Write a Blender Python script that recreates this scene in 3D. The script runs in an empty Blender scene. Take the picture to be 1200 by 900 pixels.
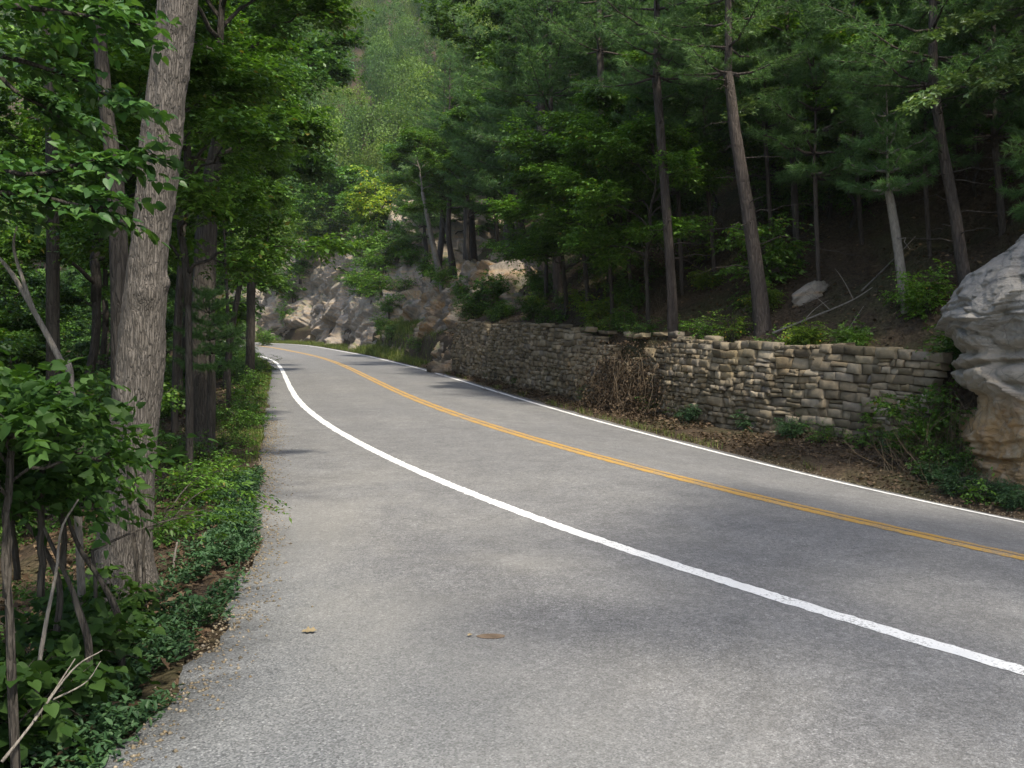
import bpy, math, random
import numpy as np
from mathutils import Vector
from mathutils.bvhtree import BVHTree

random.seed(7)
RNG = np.random.default_rng(7)
scene = bpy.context.scene
COL = scene.collection
PI = math.pi

# ------------------------------------------------------------------ numpy helpers
def hash3(ix, iy, iz, seed=0):
    h = (ix.astype(np.int64) * 374761393 + iy.astype(np.int64) * 668265263 + iz.astype(np.int64) * 2147483647 + seed * 144665) & 0xFFFFFFFF
    h = ((h ^ (h >> 13)) * 1274126177) & 0xFFFFFFFF
    h = ((h ^ (h >> 16)) * 2246822519) & 0xFFFFFFFF
    return ((h ^ (h >> 15)) & 0xFFFFFF) / float(0xFFFFFF)

def vnoise(p, seed=0):
    p = np.asarray(p, float)
    i = np.floor(p).astype(np.int64); f = p - i
    f = f * f * (3 - 2 * f)
    r = 0
    for dx in (0, 1):
        for dy in (0, 1):
            for dz in (0, 1):
                w = (f[..., 0] if dx else 1 - f[..., 0]) * (f[..., 1] if dy else 1 - f[..., 1]) * (f[..., 2] if dz else 1 - f[..., 2])
                r = r + w * hash3(i[..., 0] + dx, i[..., 1] + dy, i[..., 2] + dz, seed)
    return r * 2 - 1

def fbm(p, octaves=4, seed=0, gain=.5):
    p = np.asarray(p, float); a = 1.; r = 0.
    for o in range(octaves):
        r = r + a * vnoise(p * 2 ** o, seed + o * 17)
        a *= gain
    return r

def unit(v):
    return v / (np.linalg.norm(v, axis=-1, keepdims=True) + 1e-9)

def smoothstep(a, b, x):
    t = np.clip((x - a) / (b - a), 0, 1)
    return t * t * (3 - 2 * t)

# ------------------------------------------------------------------ mesh helpers
def mesh_np(name, V, tris=None, quads=None, smooth=False, uv=None, mat_ids=None):
    me = bpy.data.meshes.new(name)
    V = np.asarray(V, np.float32)
    me.vertices.add(len(V)); me.vertices.foreach_set('co', V.ravel())
    idx = []; starts = []; n = 0; cnt = 0
    for F, k in ((tris, 3), (quads, 4)):
        if F is not None and len(F):
            F = np.asarray(F, np.int32)
            idx.append(F.ravel()); starts.append(np.arange(len(F)) * k + n); n += F.size; cnt += len(F)
    idx = np.concatenate(idx); starts = np.concatenate(starts)
    me.loops.add(n); me.loops.foreach_set('vertex_index', idx)
    me.polygons.add(cnt); me.polygons.foreach_set('loop_start', starts.astype(np.int32))
    if smooth:
        me.polygons.foreach_set('use_smooth', np.ones(cnt, bool))
    if mat_ids is not None:
        me.polygons.foreach_set('material_index', np.asarray(mat_ids, np.int32))
    if uv is not None:
        l = me.uv_layers.new(name='st')
        l.data.foreach_set('uv', np.asarray(uv, np.float32)[idx].ravel())
    me.update(calc_edges=True); me.validate()
    return me

def link(name, me, mats, parent=None, loc=None):
    o = bpy.data.objects.new(name, me); COL.objects.link(o)
    if not isinstance(mats, (list, tuple)): mats = [mats]
    for m in mats:
        if m and m.name not in [x.name for x in me.materials if x]: me.materials.append(m)
    if parent: o.parent = parent
    if loc is not None: o.location = loc
    return o

def empty(name, loc=(0, 0, 0), rz=0):
    o = bpy.data.objects.new(name, None); COL.objects.link(o)
    o.location = loc; o.rotation_euler = (0, 0, rz); o.empty_display_size = .3
    return o

def tag(o, label, cat, group=None, kind=None):
    if label: o['label'] = label
    if cat: o['category'] = cat
    if group: o['group'] = group
    if kind: o['kind'] = kind
    return o

def structure(o):
    o['kind'] = 'structure'; return o

def dup(root, loc, rz=0, scale=1, tilt=(0, 0)):
    c = root.copy(); COL.objects.link(c)
    c.location = loc; c.rotation_euler = (tilt[0], tilt[1], rz)
    c.scale = (scale, scale, scale) if not isinstance(scale, tuple) else scale
    for ch in list(root.children):
        d = ch.copy(); COL.objects.link(d); d.parent = c
    return c

def tint(root, col):
    for ch in root.children:
        if ch.name.split('.')[0] in ('crown', 'foliage'):
            ch.color = (col[0], col[1], col[2], 1)
    root.color = (col[0], col[1], col[2], 1)

class Geo:
    def __init__(self): self.V = []; self.T = []; self.Q = []; self.n = 0
    def add(self, V, tris=None, quads=None):
        V = np.asarray(V, float).reshape(-1, 3)
        if tris is not None and len(tris): self.T.append(np.asarray(tris) + self.n)
        if quads is not None and len(quads): self.Q.append(np.asarray(quads) + self.n)
        self.V.append(V); self.n += len(V)
    def tube(self, pts, rad, n=8, rough=0, seed=0, cap=True):
        pts = np.asarray(pts, float); m = len(pts); rad = np.broadcast_to(np.asarray(rad, float), (m,))
        tg = unit(np.gradient(pts, axis=0))
        ref = np.array([0.31, 0.95, 0.05]) if abs(tg[0, 1]) < .9 else np.array([1., 0.1, 0.])
        a = unit(np.cross(tg, ref)); b = np.cross(tg, a)
        ph = np.arange(n) / n * 2 * PI
        ring = np.cos(ph)[None, :, None] * a[:, None, :] + np.sin(ph)[None, :, None] * b[:, None, :]
        R = rad[:, None] * np.ones((1, n))
        if rough:
            q = pts[:, None, :] + ring * rad[:, None, None]
            R = R * (1 + rough * vnoise(q * np.array([9, 9, 2.5]), seed))
        P = (pts[:, None, :] + ring * R[:, :, None]).reshape(-1, 3)
        i = np.arange(m - 1)[:, None] * n; j = np.arange(n)[None, :]; j2 = (j + 1) % n
        Q = np.stack([i + j, i + j2, i + n + j2, i + n + j], -1).reshape(-1, 4)
        T = None
        if cap:
            P = np.vstack([P, pts[-1:], pts[:1]])
            k = (m - 1) * n; c = m * n
            T = np.array([[k + jj, k + (jj + 1) % n, c] for jj in range(n)] + [[(jj + 1) % n, jj, c + 1] for jj in range(n)])
        self.add(P, T, Q)
    def mesh(self, name, smooth=False):
        V = np.vstack(self.V)
        return mesh_np(name, V, np.vstack(self.T) if self.T else None, np.vstack(self.Q) if self.Q else None, smooth)

def curve_pts(p0, p1, bow, n=8, wig=0, rng=RNG):
    p0 = np.asarray(p0, float); p1 = np.asarray(p1, float)
    t = np.linspace(0, 1, n)[:, None]
    P = p0 + (p1 - p0) * t + np.asarray(bow, float) * (4 * t * (1 - t))
    if wig:
        w = rng.normal(0, wig, (n, 3)); w[0] = 0
        P = P + w
    return P

def spline(pts, n=24):
    pts = np.asarray(pts, float); k = np.arange(len(pts)); x = np.linspace(0, len(pts) - 1, n)
    m = np.gradient(pts, axis=0); i = np.clip(x.astype(int), 0, len(pts) - 2); t = (x - i)[:, None]
    return pts[i] * (2 * t**3 - 3 * t * t + 1) + m[i] * (t**3 - 2 * t * t + t) + pts[i + 1] * (-2 * t**3 + 3 * t * t) + m[i + 1] * (t**3 - t * t)

# leaf shapes: (x along length 0..1, y half width, z fold)
LEAF_OVAL = (np.array([[0, 0, 0], [.38, .5, .10], [1, 0, -.06], [.38, -.5, .10]]), np.array([[0, 2, 1], [0, 3, 2]]))
LEAF_LONG = (np.array([[0, 0, 0], [.3, .5, .08], [.7, .36, .06], [1, 0, -.1], [.7, -.36, .06], [.3, -.5, .08]]),
             np.array([[0, 2, 1], [0, 3, 2], [0, 4, 3], [0, 5, 4]]))
LEAF_HEART = (np.array([[.08, 0, 0], [-.06, .22, .06], [.06, .46, .10], [.34, .52, .09], [.68, .32, .03], [1.0, 0, -.14],
                        [.68, -.32, .03], [.34, -.52, .09], [.06, -.46, .10], [-.06, -.22, .06], [.5, 0, -.03]]),
              np.array([[0, 10, 1], [1, 10, 2], [2, 10, 3], [3, 10, 4], [4, 10, 5], [5, 10, 6], [6, 10, 7], [7, 10, 8], [8, 10, 9], [9, 10, 0]])[:, ::-1])
LEAF_LOBED = (np.array([[0, 0, 0], [.15, .22, .04], [.28, .16, .02], [.42, .5, .1], [.55, .22, .02], [.78, .4, .06], [.84, .15, 0], [1, 0, -.05],
                        [.84, -.15, 0], [.78, -.4, .06], [.55, -.22, .02], [.42, -.5, .1], [.28, -.16, .02], [.15, -.22, .04]]),
              np.array([[0, 2, 1], [0, 4, 2], [2, 4, 3], [4, 6, 5], [0, 7, 4], [4, 7, 6], [0, 10, 7], [7, 10, 8], [8, 10, 9], [0, 12, 10], [10, 12, 11], [0, 13, 12]]))

def place_leaves(geo, P, axis, normal, length, width, shape=LEAF_OVAL):
    """P (N,3) leaf bases, axis/normal (N,3); appends N leaves."""
    S, F = shape; N = len(P)
    ax = unit(axis); nz = unit(normal - (normal * ax).sum(-1, keepdims=True) * ax); sy = np.cross(nz, ax)
    L = np.broadcast_to(np.asarray(length, float), (N,))[:, None, None]; W = np.broadcast_to(np.asarray(width, float), (N,))[:, None, None]
    V = P[:, None, :] + ax[:, None, :] * S[None, :, 0:1] * L + sy[:, None, :] * S[None, :, 1:2] * W + nz[:, None, :] * S[None, :, 2:3] * L
    k = len(S)
    Fi = F[None] + (np.arange(N) * k)[:, None, None]
    geo.add(V.reshape(-1, 3), Fi.reshape(-1, 3))

def sprays(geo, O, D, rng, k=9, slen=.45, leaf=.1, aspect=.55, flat=.5, shape=LEAF_OVAL, droop=.12):
    """flat twigs carrying alternate leaves"""
    M = len(O)
    U = unit(np.array([0, 0, 1.]) + rng.normal(0, flat * .5, (M, 3)))
    D = unit(D - (D * U).sum(-1, keepdims=True) * U * .8)
    S = np.cross(U, D)
    sl = slen * rng.uniform(.6, 1.25, M)
    j = (np.arange(k) + .6) / k
    side = np.where(np.arange(k) % 2 == 0, 1., -1.); side[-1] = 0.
    P = O[:, None, :] + D[:, None, :] * (j[None, :, None] * sl[:, None, None]) - np.array([0, 0, 1.]) * (droop * j[None, :, None] ** 2 * sl[:, None, None])
    ax = D[:, None, :] * .55 + S[:, None, :] * side[None, :, None] * .85 + rng.normal(0, .22, (M, k, 3)) + np.array([0, 0, -.22])
    nr = U[:, None, :] + rng.normal(0, flat, (M, k, 3))
    l = leaf * rng.uniform(.65, 1.25, M * k)
    place_leaves(geo, P.reshape(-1, 3), ax.reshape(-1, 3), nr.reshape(-1, 3), l, l * aspect * rng.uniform(.85, 1.15, M * k), shape)

# ------------------------------------------------------------------ material helpers
def new_mat(name):
    m = bpy.data.materials.new(name); m.use_nodes = True
    nt = m.node_tree; nt.nodes.clear()
    out = nt.nodes.new('ShaderNodeOutputMaterial')
    return m, nt, out

class NT:
    def __init__(self, nt): self.nt = nt
    def n(self, t, **kw):
        x = self.nt.nodes.new(t)
        for k, v in kw.items():
            if k.startswith('i_'):
                k2 = k[2:]; k2 = int(k2) if k2.isdigit() else k2.replace('_', ' ')
                x.inputs[k2].default_value = v
            else: setattr(x, k, v)
        return x
    def l(self, a, b): self.nt.links.new(a, b)
    def coords(self, kind='Object', scale=(1, 1, 1)):
        tc = self.n('ShaderNodeTexCoord'); mp = self.n('ShaderNodeMapping'); mp.inputs['Scale'].default_value = scale
        self.l(tc.outputs[kind], mp.inputs['Vector']); return mp.outputs['Vector']
    def pos(self, scale=(1, 1, 1)):
        g = self.n('ShaderNodeNewGeometry'); mp = self.n('ShaderNodeMapping'); mp.inputs['Scale'].default_value = scale
        self.l(g.outputs['Position'], mp.inputs['Vector']); return mp.outputs['Vector']
    def noise(self, vec, scale, detail=4, rough=.55, dist=0):
        x = self.n('ShaderNodeTexNoise'); x.inputs['Scale'].default_value = scale; x.inputs['Detail'].default_value = detail
        x.inputs['Roughness'].default_value = rough; x.inputs['Distortion'].default_value = dist
        self.l(vec, x.inputs['Vector']); return x
    def vor(self, vec, scale, feature='F1'):
        x = self.n('ShaderNodeTexVoronoi'); x.feature = feature; x.inputs['Scale'].default_value = scale
        self.l(vec, x.inputs['Vector']); return x
    def ramp(self, fac, stops, interp='LINEAR'):
        r = self.n('ShaderNodeValToRGB'); cr = r.color_ramp; cr.interpolation = interp
        while len(cr.elements) < len(stops): cr.elements.new(.5)
        for e, (p, c) in zip(cr.elements, stops):
            e.position = p; e.color = (c[0], c[1], c[2], 1) if hasattr(c, '__len__') else (c, c, c, 1)
        self.l(fac, r.inputs['Fac']); return r.outputs['Color']
    def mix(self, fac, a, b, mode='MIX'):
        m = self.n('ShaderNodeMix'); m.data_type = 'RGBA'; m.blend_type = mode
        for v, s in ((fac, m.inputs[0]), (a, m.inputs[6]), (b, m.inputs[7])):
            if isinstance(v, (int, float)): s.default_value = v
            elif isinstance(v, tuple): s.default_value = (v[0], v[1], v[2], 1)
            else: self.l(v, s)
        return m.outputs[2]
    def math(self, op, a, b=None, clamp=False):
        m = self.n('ShaderNodeMath'); m.operation = op; m.use_clamp = clamp
        for v, s in ((a, m.inputs[0]), (b, m.inputs[1])):
            if v is None: continue
            if isinstance(v, (int, float)): s.default_value = v
            else: self.l(v, s)
        return m.outputs[0]
    def bump(self, h, strength=.5, dist=.02, normal=None):
        b = self.n('ShaderNodeBump'); b.inputs['Strength'].default_value = strength; b.inputs['Distance'].default_value = dist
        self.l(h, b.inputs['Height'])
        if normal is not None: self.l(normal, b.inputs['Normal'])
        return b.outputs['Normal']
    def principled(self, col, rough=.8, spec=.3, normal=None):
        p = self.n('ShaderNodeBsdfPrincipled')
        for v, k in ((col, 'Base Color'), (rough, 'Roughness'), (spec, 'Specular IOR Level')):
            if isinstance(v, (int, float)): p.inputs[k].default_value = v
            elif isinstance(v, tuple): p.inputs[k].default_value = (v[0], v[1], v[2], 1)
            else: self.l(v, p.inputs[k])
        if normal is not None: self.l(normal, p.inputs['Normal'])
        return p.outputs[0]

def leaf_material(name, c_dark, c_mid, c_light, trans=.35, rough=.5, spec=.35, clump=1.3, yellow=None, tone=None):
    m, nt, out = new_mat(name); N = NT(nt)
    g = N.n('ShaderNodeNewGeometry'); oi = N.n('ShaderNodeObjectInfo')
    col = N.ramp(g.outputs['Random Per Island'], [(0, c_dark), (.55, c_mid), (1, c_light)])
    if yellow:
        yr = N.math('GREATER_THAN', N.math('FRACT', N.math('MULTIPLY', g.outputs['Random Per Island'], 37.7)), .988)
        col = N.mix(yr, col, yellow)
    cl = N.noise(N.pos(), clump, 2)                                   # leaf tone varies from clump to clump
    col = N.mix(1., col, N.ramp(cl.outputs[0], [(.3, .62), (.7, 1.25)]), 'MULTIPLY')
    if tone:
        at_ = N.n('ShaderNodeAttribute', attribute_name='tone'); col = N.mix(1., col, N.ramp(at_.outputs['Fac'], tone), 'MULTIPLY')
    rnd = N.ramp(oi.outputs['Random'], [(0, (.82, .86, .85)), (1, (1.18, 1.12, 1.0))])
    col = N.mix(1., col, rnd, 'MULTIPLY')
    col = N.mix(1., col, oi.outputs['Color'], 'MULTIPLY')
    p = N.principled(col, rough, spec)
    tr = N.n('ShaderNodeBsdfTranslucent')
    N.l(N.mix(1., col, (1.25, 1.3, .55), 'MULTIPLY'), tr.inputs['Color'])
    mx = N.n('ShaderNodeMixShader'); mx.inputs[0].default_value = trans
    N.l(p, mx.inputs[1]); N.l(tr.outputs[0], mx.inputs[2]); N.l(mx.outputs[0], out.inputs['Surface'])
    return m

def bark_material(name, c1, c2, sc=1., strength=.8, lichen=None, st=(14, 14, 2.6)):
    m, nt, out = new_mat(name); N = NT(nt)
    v = N.coords('Object', (st[0] * sc, st[1] * sc, st[2] * sc))
    nz = N.noise(v, 1.0, 5, .6, .6)
    dn = N.noise(v, .9, 3, .6); wv = N.n('ShaderNodeVectorMath', operation='MULTIPLY_ADD'); N.l(dn.outputs['Color'], wv.inputs[0]); wv.inputs[1].default_value = (1.3, 1.3, 1.3); N.l(v, wv.inputs[2])
    vo = N.vor(wv.outputs[0], 1.2, 'DISTANCE_TO_EDGE')
    fine = N.noise(N.coords('Object', (60 * sc, 60 * sc, 18 * sc)), 1., 3)
    h = N.math('ADD', N.math('MULTIPLY', N.ramp(vo.outputs['Distance'], [(0, 0), (.18, 1)]), .7), N.math('MULTIPLY', nz.outputs[0], .6))
    h = N.math('ADD', h, N.math('MULTIPLY', fine.outputs[0], .25))
    col = N.mix(N.ramp(nz.outputs[0], [(.3, 0), (.7, 1)]), c1, c2)
    col = N.mix(N.ramp(vo.outputs['Distance'], [(0, .38), (.14, 0)]), col, tuple(x * .45 for x in c1))
    if lichen:
        lz = N.noise(N.coords('Object', (3, 3, 1.5)), 1.2, 4, .7)
        col = N.mix(N.ramp(lz.outputs[0], [(.52, 0), (.68, .7)]), col, lichen)
    oi = N.n('ShaderNodeObjectInfo')
    col = N.mix(1., col, N.ramp(oi.outputs['Random'], [(0, .8), (1, 1.2)]), 'MULTIPLY')
    N.l(N.principled(col, .9, .2, N.bump(h, strength, .03 / sc)), out.inputs['Surface'])
    return m

def rock_material(name, mode='grey', bumps=.6):
    m, nt, out = new_mat(name); N = NT(nt)
    P = N.pos()
    n1 = N.noise(P, .9, 6, .6, .4); n2 = N.noise(P, 5., 6, .65, .3); n3 = N.noise(P, 34., 4, .6)
    streak = N.noise(N.pos((3.2, 3.2, .5)), 1.3, 5, .6, .5)
    layer = N.noise(N.pos((.8, .8, 6.)), 1.2, 4, .6, .8)
    grey = N.mix(N.ramp(n1.outputs[0], [(.35, 0), (.65, 1)]), (.20, .178, .148), (.31, .287, .25))
    grey = N.mix(N.ramp(n2.outputs[0], [(.42, 0), (.72, .8)]), grey, (.135, .125, .11))
    grey = N.mix(N.ramp(streak.outputs[0], [(.5, 0), (.72, .55)]), grey, (.09, .083, .073))
    gold = N.mix(N.ramp(n1.outputs[0], [(.35, 0), (.68, 1)]), (.40, .275, .145), (.30, .175, .075))
    gold = N.mix(N.ramp(n2.outputs[0], [(.45, 0), (.7, .8)]), gold, (.38, .32, .235))
    gold = N.mix(N.ramp(streak.outputs[0], [(.52, 0), (.7, .7)]), gold, (.17, .11, .065))
    if mode == 'grey':
        col = N.mix(N.ramp(layer.outputs[0], [(.47, .12), (.66, .8)]), grey, gold)
    elif mode == 'gold':
        col = N.mix(N.ramp(n1.outputs[0], [(.40, .9), (.62, 0)]), gold, grey)
    elif mode == 'banded':                                            # weathered grey cap over iron-stained fresh stone
        sx = N.n('ShaderNodeSeparateXYZ'); N.l(P, sx.inputs[0])
        hgt = N.math('ADD', sx.outputs['Z'], N.math('MULTIPLY', N.math('SUBTRACT', n1.outputs[0], .5), .5))
        fac = N.ramp(N.math('MULTIPLY', hgt, .25), [(.38, 1), (.46, 0)])
        mid = N.mix(.55, grey, (.33, .28, .21))
        top = N.mix(N.ramp(N.math('MULTIPLY', hgt, .25), [(.60, 1), (.70, 0)]), N.mix(.3, grey, (.27, .257, .23)), mid)
        col = N.mix(fac, top, gold)
    else:
        col = grey
    if mode != 'banded':
        moss = N.noise(P, .6, 5, .7)
        g = N.n('ShaderNodeNewGeometry'); sx = N.n('ShaderNodeSeparateXYZ'); N.l(g.outputs['Normal'], sx.inputs[0])
        mf = N.math('MULTIPLY', N.ramp(moss.outputs[0], [(.5, 0), (.62, .8)]), N.ramp(sx.outputs['Z'], [(.2, 0), (.75, 1)]))
        col = N.mix(mf, col, (.08, .095, .035))
    crack = N.vor(N.pos((1., 1., 1.7)), 1.7, 'DISTANCE_TO_EDGE')
    ck = N.ramp(crack.outputs['Distance'], [(0, 0), (.02, 1)])
    col = N.mix(N.math('MULTIPLY', N.math('SUBTRACT', 1., ck), .4), col, (.07, .06, .05))
    h = N.math('ADD', N.math('MULTIPLY', n2.outputs[0], .7), N.math('MULTIPLY', n3.outputs[0], .42))
    h = N.math('ADD', h, N.math('MULTIPLY', ck, .06))
    h = N.math('ADD', h, N.math('MULTIPLY', layer.outputs[0], .4))
    N.l(N.principled(col, .85, .3, N.bump(h, bumps, .09)), out.inputs['Surface'])
    return m

# ------------------------------------------------------------------ materials
GREEN_A = leaf_material('leaf_green', (.034, .086, .012), (.062, .146, .018), (.115, .215, .032), yellow=(.16, .15, .03))
GREEN_B = leaf_material('leaf_yellow_green', (.06, .125, .016), (.11, .195, .024), (.19, .26, .035), .42, yellow=(.38, .26, .03))
GREEN_C = leaf_material('leaf_blue_green', (.028, .074, .018), (.050, .125, .030), (.094, .180, .045), .33, .45, .4)
GREEN_V = leaf_material('leaf_vine', (.032, .082, .016), (.052, .122, .024), (.085, .17, .036), .38, .6, .2, 2.5)
GREEN_G = leaf_material('leaf_ground_cover', (.024, .060, .024), (.042, .100, .040), (.075, .145, .060), .22, .55, .25, 2.5)
GREEN_W = leaf_material('leaf_oak_spray', (.06, .12, .04), (.10, .17, .06), (.17, .24, .10), .35, .4, .5)
NEEDLE = leaf_material('pine_needles', (.056, .126, .044), (.086, .176, .062), (.140, .245, .092), .38, .5, .3, 1.0)
GRASSM = leaf_material('grass_blades', (.06, .10, .02), (.11, .155, .035), (.20, .21, .07), .35, .6, .2, 2.)
DEADLEAF = leaf_material('dead_leaves', (.046, .029, .018), (.10, .064, .038), (.18, .125, .078), .1, .75, .2, 3.)
DRYTWIG = leaf_material('dry_stems', (.06, .043, .029), (.11, .082, .055), (.18, .14, .10), .0, .85, .2, 3.)
BARK_OAK = bark_material('bark_oak', (.10, .088, .074), (.175, .156, .136), 1., .8, None, (42, 42, 5.))
BARK_DARK = bark_material('bark_dark', (.036, .031, .026), (.078, .068, .056), 1.)
BARK_PINE = bark_material('bark_pine', (.05, .040, .034), (.10, .083, .070), 1.)
BARK_PALE = bark_material('bark_pale', (.13, .115, .095), (.24, .215, .185), 2., .5)
DEADWOOD = bark_material('dead_wood', (.13, .115, .098), (.24, .215, .185), 2.5, .5)
ROCK_NEAR = rock_material('rock_banded', 'banded', .7)
ROCK_GREY = rock_material('rock_grey', 'grey', .8)
ROCK_GOLD = rock_material('rock_gold', 'gold', .8)

def mat_plain(name, c, rough=.95):
    m, nt, out = new_mat(name); N = NT(nt)
    n1 = N.noise(N.pos(), 11., 4, .6)
    N.l(N.principled(N.mix(1., c, N.ramp(n1.outputs[0], [(.3, .7), (.7, 1.25)]), 'MULTIPLY'), rough, .1, N.bump(n1.outputs[0], .5, .03)), out.inputs['Surface'])
    return m
def mat_ground(name='forest_floor', shade=1., green=.25):
    m, nt, out = new_mat(name); N = NT(nt); P = N.pos()
    n1 = N.noise(P, .8, 5, .6); n2 = N.noise(P, 9., 5, .7); vo = N.vor(P, 16.)
    col = N.mix(N.ramp(n1.outputs[0], [(.35, 0), (.65, 1)]), (.034, .026, .017), (.066, .049, .032))
    col = N.mix(N.ramp(vo.outputs['Color'], [(.2, 0), (.9, .7)]), col, (.10, .074, .048))
    col = N.mix(N.ramp(n2.outputs[0], [(.45, 0), (.7, .8)]), col, (.032, .022, .015))
    mo = N.noise(P, .5, 4, .65)
    col = N.mix(N.math('MULTIPLY', N.ramp(mo.outputs[0], [(.48, 0), (.62, 1)]), green), col, (.05, .075, .02))
    h = N.math('ADD', vo.outputs['Distance'], n2.outputs[0])
    N.l(N.principled(col, .95, .1, N.bump(h, .9, .05)), out.inputs['Surface'])
    return m
FLOOR = mat_ground()
FARFLOOR = mat_plain('wooded_hill_floor', (.035, .06, .02))

def mat_asphalt():
    m, nt, out = new_mat('asphalt'); N = NT(nt)
    P = N.pos()
    uv = N.n('ShaderNodeUVMap'); uv.uv_map = 'st'
    sx = N.n('ShaderNodeSeparateXYZ'); N.l(uv.outputs[0], sx.inputs[0])
    t = sx.outputs['Y']
    v1 = N.vor(P, 110.); v2 = N.vor(P, 210.); v3 = N.vor(P, 100.)
    big = N.noise(P, .45, 5, .6); med = N.noise(P, 2.6, 5, .65); fine = N.noise(P, 60., 3, .7)
    # per-stone grey
    s1 = N.ramp(v1.outputs['Color'], [(.15, .085), (.5, .155), (.80, .22), (.95, .36)])
    s2 = N.ramp(v2.outputs['Color'], [(.15, .09), (.55, .165), (.85, .24), (.97, .36)])
    s3 = N.ramp(v3.outputs['Color'], [(.2, .08), (.6, .17), (.85, .24), (.96, .40)])
    lane = N.mix(.45, s1, s2)
    shoulder = N.mix(.5, s1, s3)
    wob = N.math('ADD', t, N.math('MULTIPLY', N.math('SUBTRACT', med.outputs[0], .5), 1.2))
    mr = N.n('ShaderNodeMapRange'); mr.inputs['From Min'].default_value = -4.6; mr.inputs['From Max'].default_value = -3.3
    N.l(wob, mr.inputs['Value'])
    col = N.mix(mr.outputs[0], shoulder, lane)
    sp = N.vor(P, 34.); col = N.mix(1., col, N.ramp(sp.outputs['Color'], [(.1, .84), (.6, 1.), (.95, 1.24)]), 'MULTIPLY')
    sp2 = N.vor(P, 15.); col = N.mix(1., col, N.ramp(sp2.outputs['Color'], [(.1, .93), (.9, 1.08)]), 'MULTIPLY')
    # wear: large patches
    col = N.mix(1., col, N.ramp(big.outputs[0], [(.30, (.90, .903, .91)), (.5, (1, 1, 1)), (.68, (1.09, 1.083, 1.06))]), 'MULTIPLY')
    col = N.mix(1., col, N.ramp(med.outputs[0], [(.3, .84), (.7, 1.14)]), 'MULTIPLY')
    # dusty tan film in the pull-out
    dust = N.noise(N.pos((.35, .28, .3)), 1., 4, .6, .5)
    mr2 = N.n('ShaderNodeMapRange'); mr2.inputs['From Min'].default_value = -3.4; mr2.inputs['From Max'].default_value = -4.4
    N.l(t, mr2.inputs['Value'])
    col = N.mix(N.math('MULTIPLY', N.math('MULTIPLY', N.ramp(dust.outputs[0], [(.42, 0), (.60, .85)]), mr2.outputs[0]), .32), col, (.29, .278, .245))
    ol = N.noise(N.pos((.5, .5, .5)), 2.1, 5, .7, 1.2)
    col = N.mix(N.ramp(ol.outputs[0], [(.63, 0), (.72, .45)]), col, (.075, .073, .07))
    fl = N.vor(P, 14.)
    col = N.mix(N.ramp(fl.outputs['Distance'], [(.03, .8), (.06, 0)]), col, (.05, .045, .04))
    # loose pale grit towards the pavement edge
    mr3 = N.n('ShaderNodeMapRange'); mr3.inputs['From Min'].default_value = -5.2; mr3.inputs['From Max'].default_value = -7.6
    N.l(wob, mr3.inputs['Value'])
    grit = N.vor(P, 95.)
    gcol = N.ramp(grit.outputs['Color'], [(.1, (.05, .055, .06)), (.5, (.15, .16, .165)), (.85, (.26, .27, .275)), (.97, (.42, .43, .43))])
    col = N.mix(N.math('MULTIPLY', mr3.outputs[0], .75), col, gcol)
    # wheel paths a little darker and smoother, each lane
    for c in (-2.35, -.8, .85, 2.3):
        d = N.math('ABSOLUTE', N.math('SUBTRACT', t, c))
        w = N.n('ShaderNodeMapRange'); w.interpolation_type = 'SMOOTHSTEP'
        w.inputs['From Min'].default_value = .55; w.inputs['From Max'].default_value = .1
        N.l(d, w.inputs['Value'])
        col = N.mix(N.math('MULTIPLY', w.outputs[0], .12), col, (.10, .10, .10))
    col = N.mix(1., col, (1.0, .99, .955), 'MULTIPLY')
    h = N.math('ADD', N.math('MULTIPLY', v1.outputs['Distance'], -1.), N.math('MULTIPLY', fine.outputs[0], .5))
    N.l(N.principled(col, .85, .35, N.bump(h, .55, .006)), out.inputs['Surface'])
    return m
ASPHALT = mat_asphalt()

def mat_paint(name, c, wear=.62):
    m, nt, out = new_mat(name); N = NT(nt); P = N.pos()
    n1 = N.noise(P, 42., 5, .75); n2 = N.noise(P, 2.2, 4, .6)
    f = N.math('ADD', n1.outputs[0], N.math('MULTIPLY', N.math('SUBTRACT', n2.outputs[0], .5), .5))
    col = N.mix(N.ramp(f, [(wear, 0), (wear + .08, .8)]), c, (.16, .155, .145))
    col = N.mix(1., col, N.ramp(n2.outputs[0], [(.3, .86), (.7, 1.05)]), 'MULTIPLY')
    N.l(N.principled(col, .6, .4, N.bump(n1.outputs[0], .3, .004)), out.inputs['Surface'])
    return m
WHITE = mat_paint('paint_white', (.74, .74, .71), .555)
YELLOW = mat_paint('paint_yellow', (.47, .275, .06), .50)

def mat_wallstone():
    m, nt, out = new_mat('wall_stone'); N = NT(nt); P = N.pos()
    g = N.n('ShaderNodeNewGeometry')
    n1 = N.noise(P, 9., 5, .65); n2 = N.noise(P, 55., 4, .6); big = N.noise(P, .7, 3)
    col = N.ramp(g.outputs['Random Per Island'], [(0, (.085, .074, .055)), (.25, (.15, .13, .096)), (.5, (.215, .19, .145)), (.72, (.18, .145, .095)), (.88, (.29, .26, .205)), (1, (.12, .11, .098))])
    col = N.mix(1., col, N.ramp(n1.outputs[0], [(.3, (.74, .70, .64)), (.7, (1.24, 1.17, 1.06))]), 'MULTIPLY')
    col = N.mix(N.ramp(big.outputs[0], [(.5, 0), (.7, .3)]), col, (.13, .115, .06))
    N.l(N.principled(col, .9, .2, N.bump(N.math('ADD', N.math('MULTIPLY', n1.outputs[0], .35), n2.outputs[0]), .8, .010)), out.inputs['Surface'])
    return m
WALLSTONE = mat_wallstone()

EARTH = mat_plain('earth', (.055, .042, .030))

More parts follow.
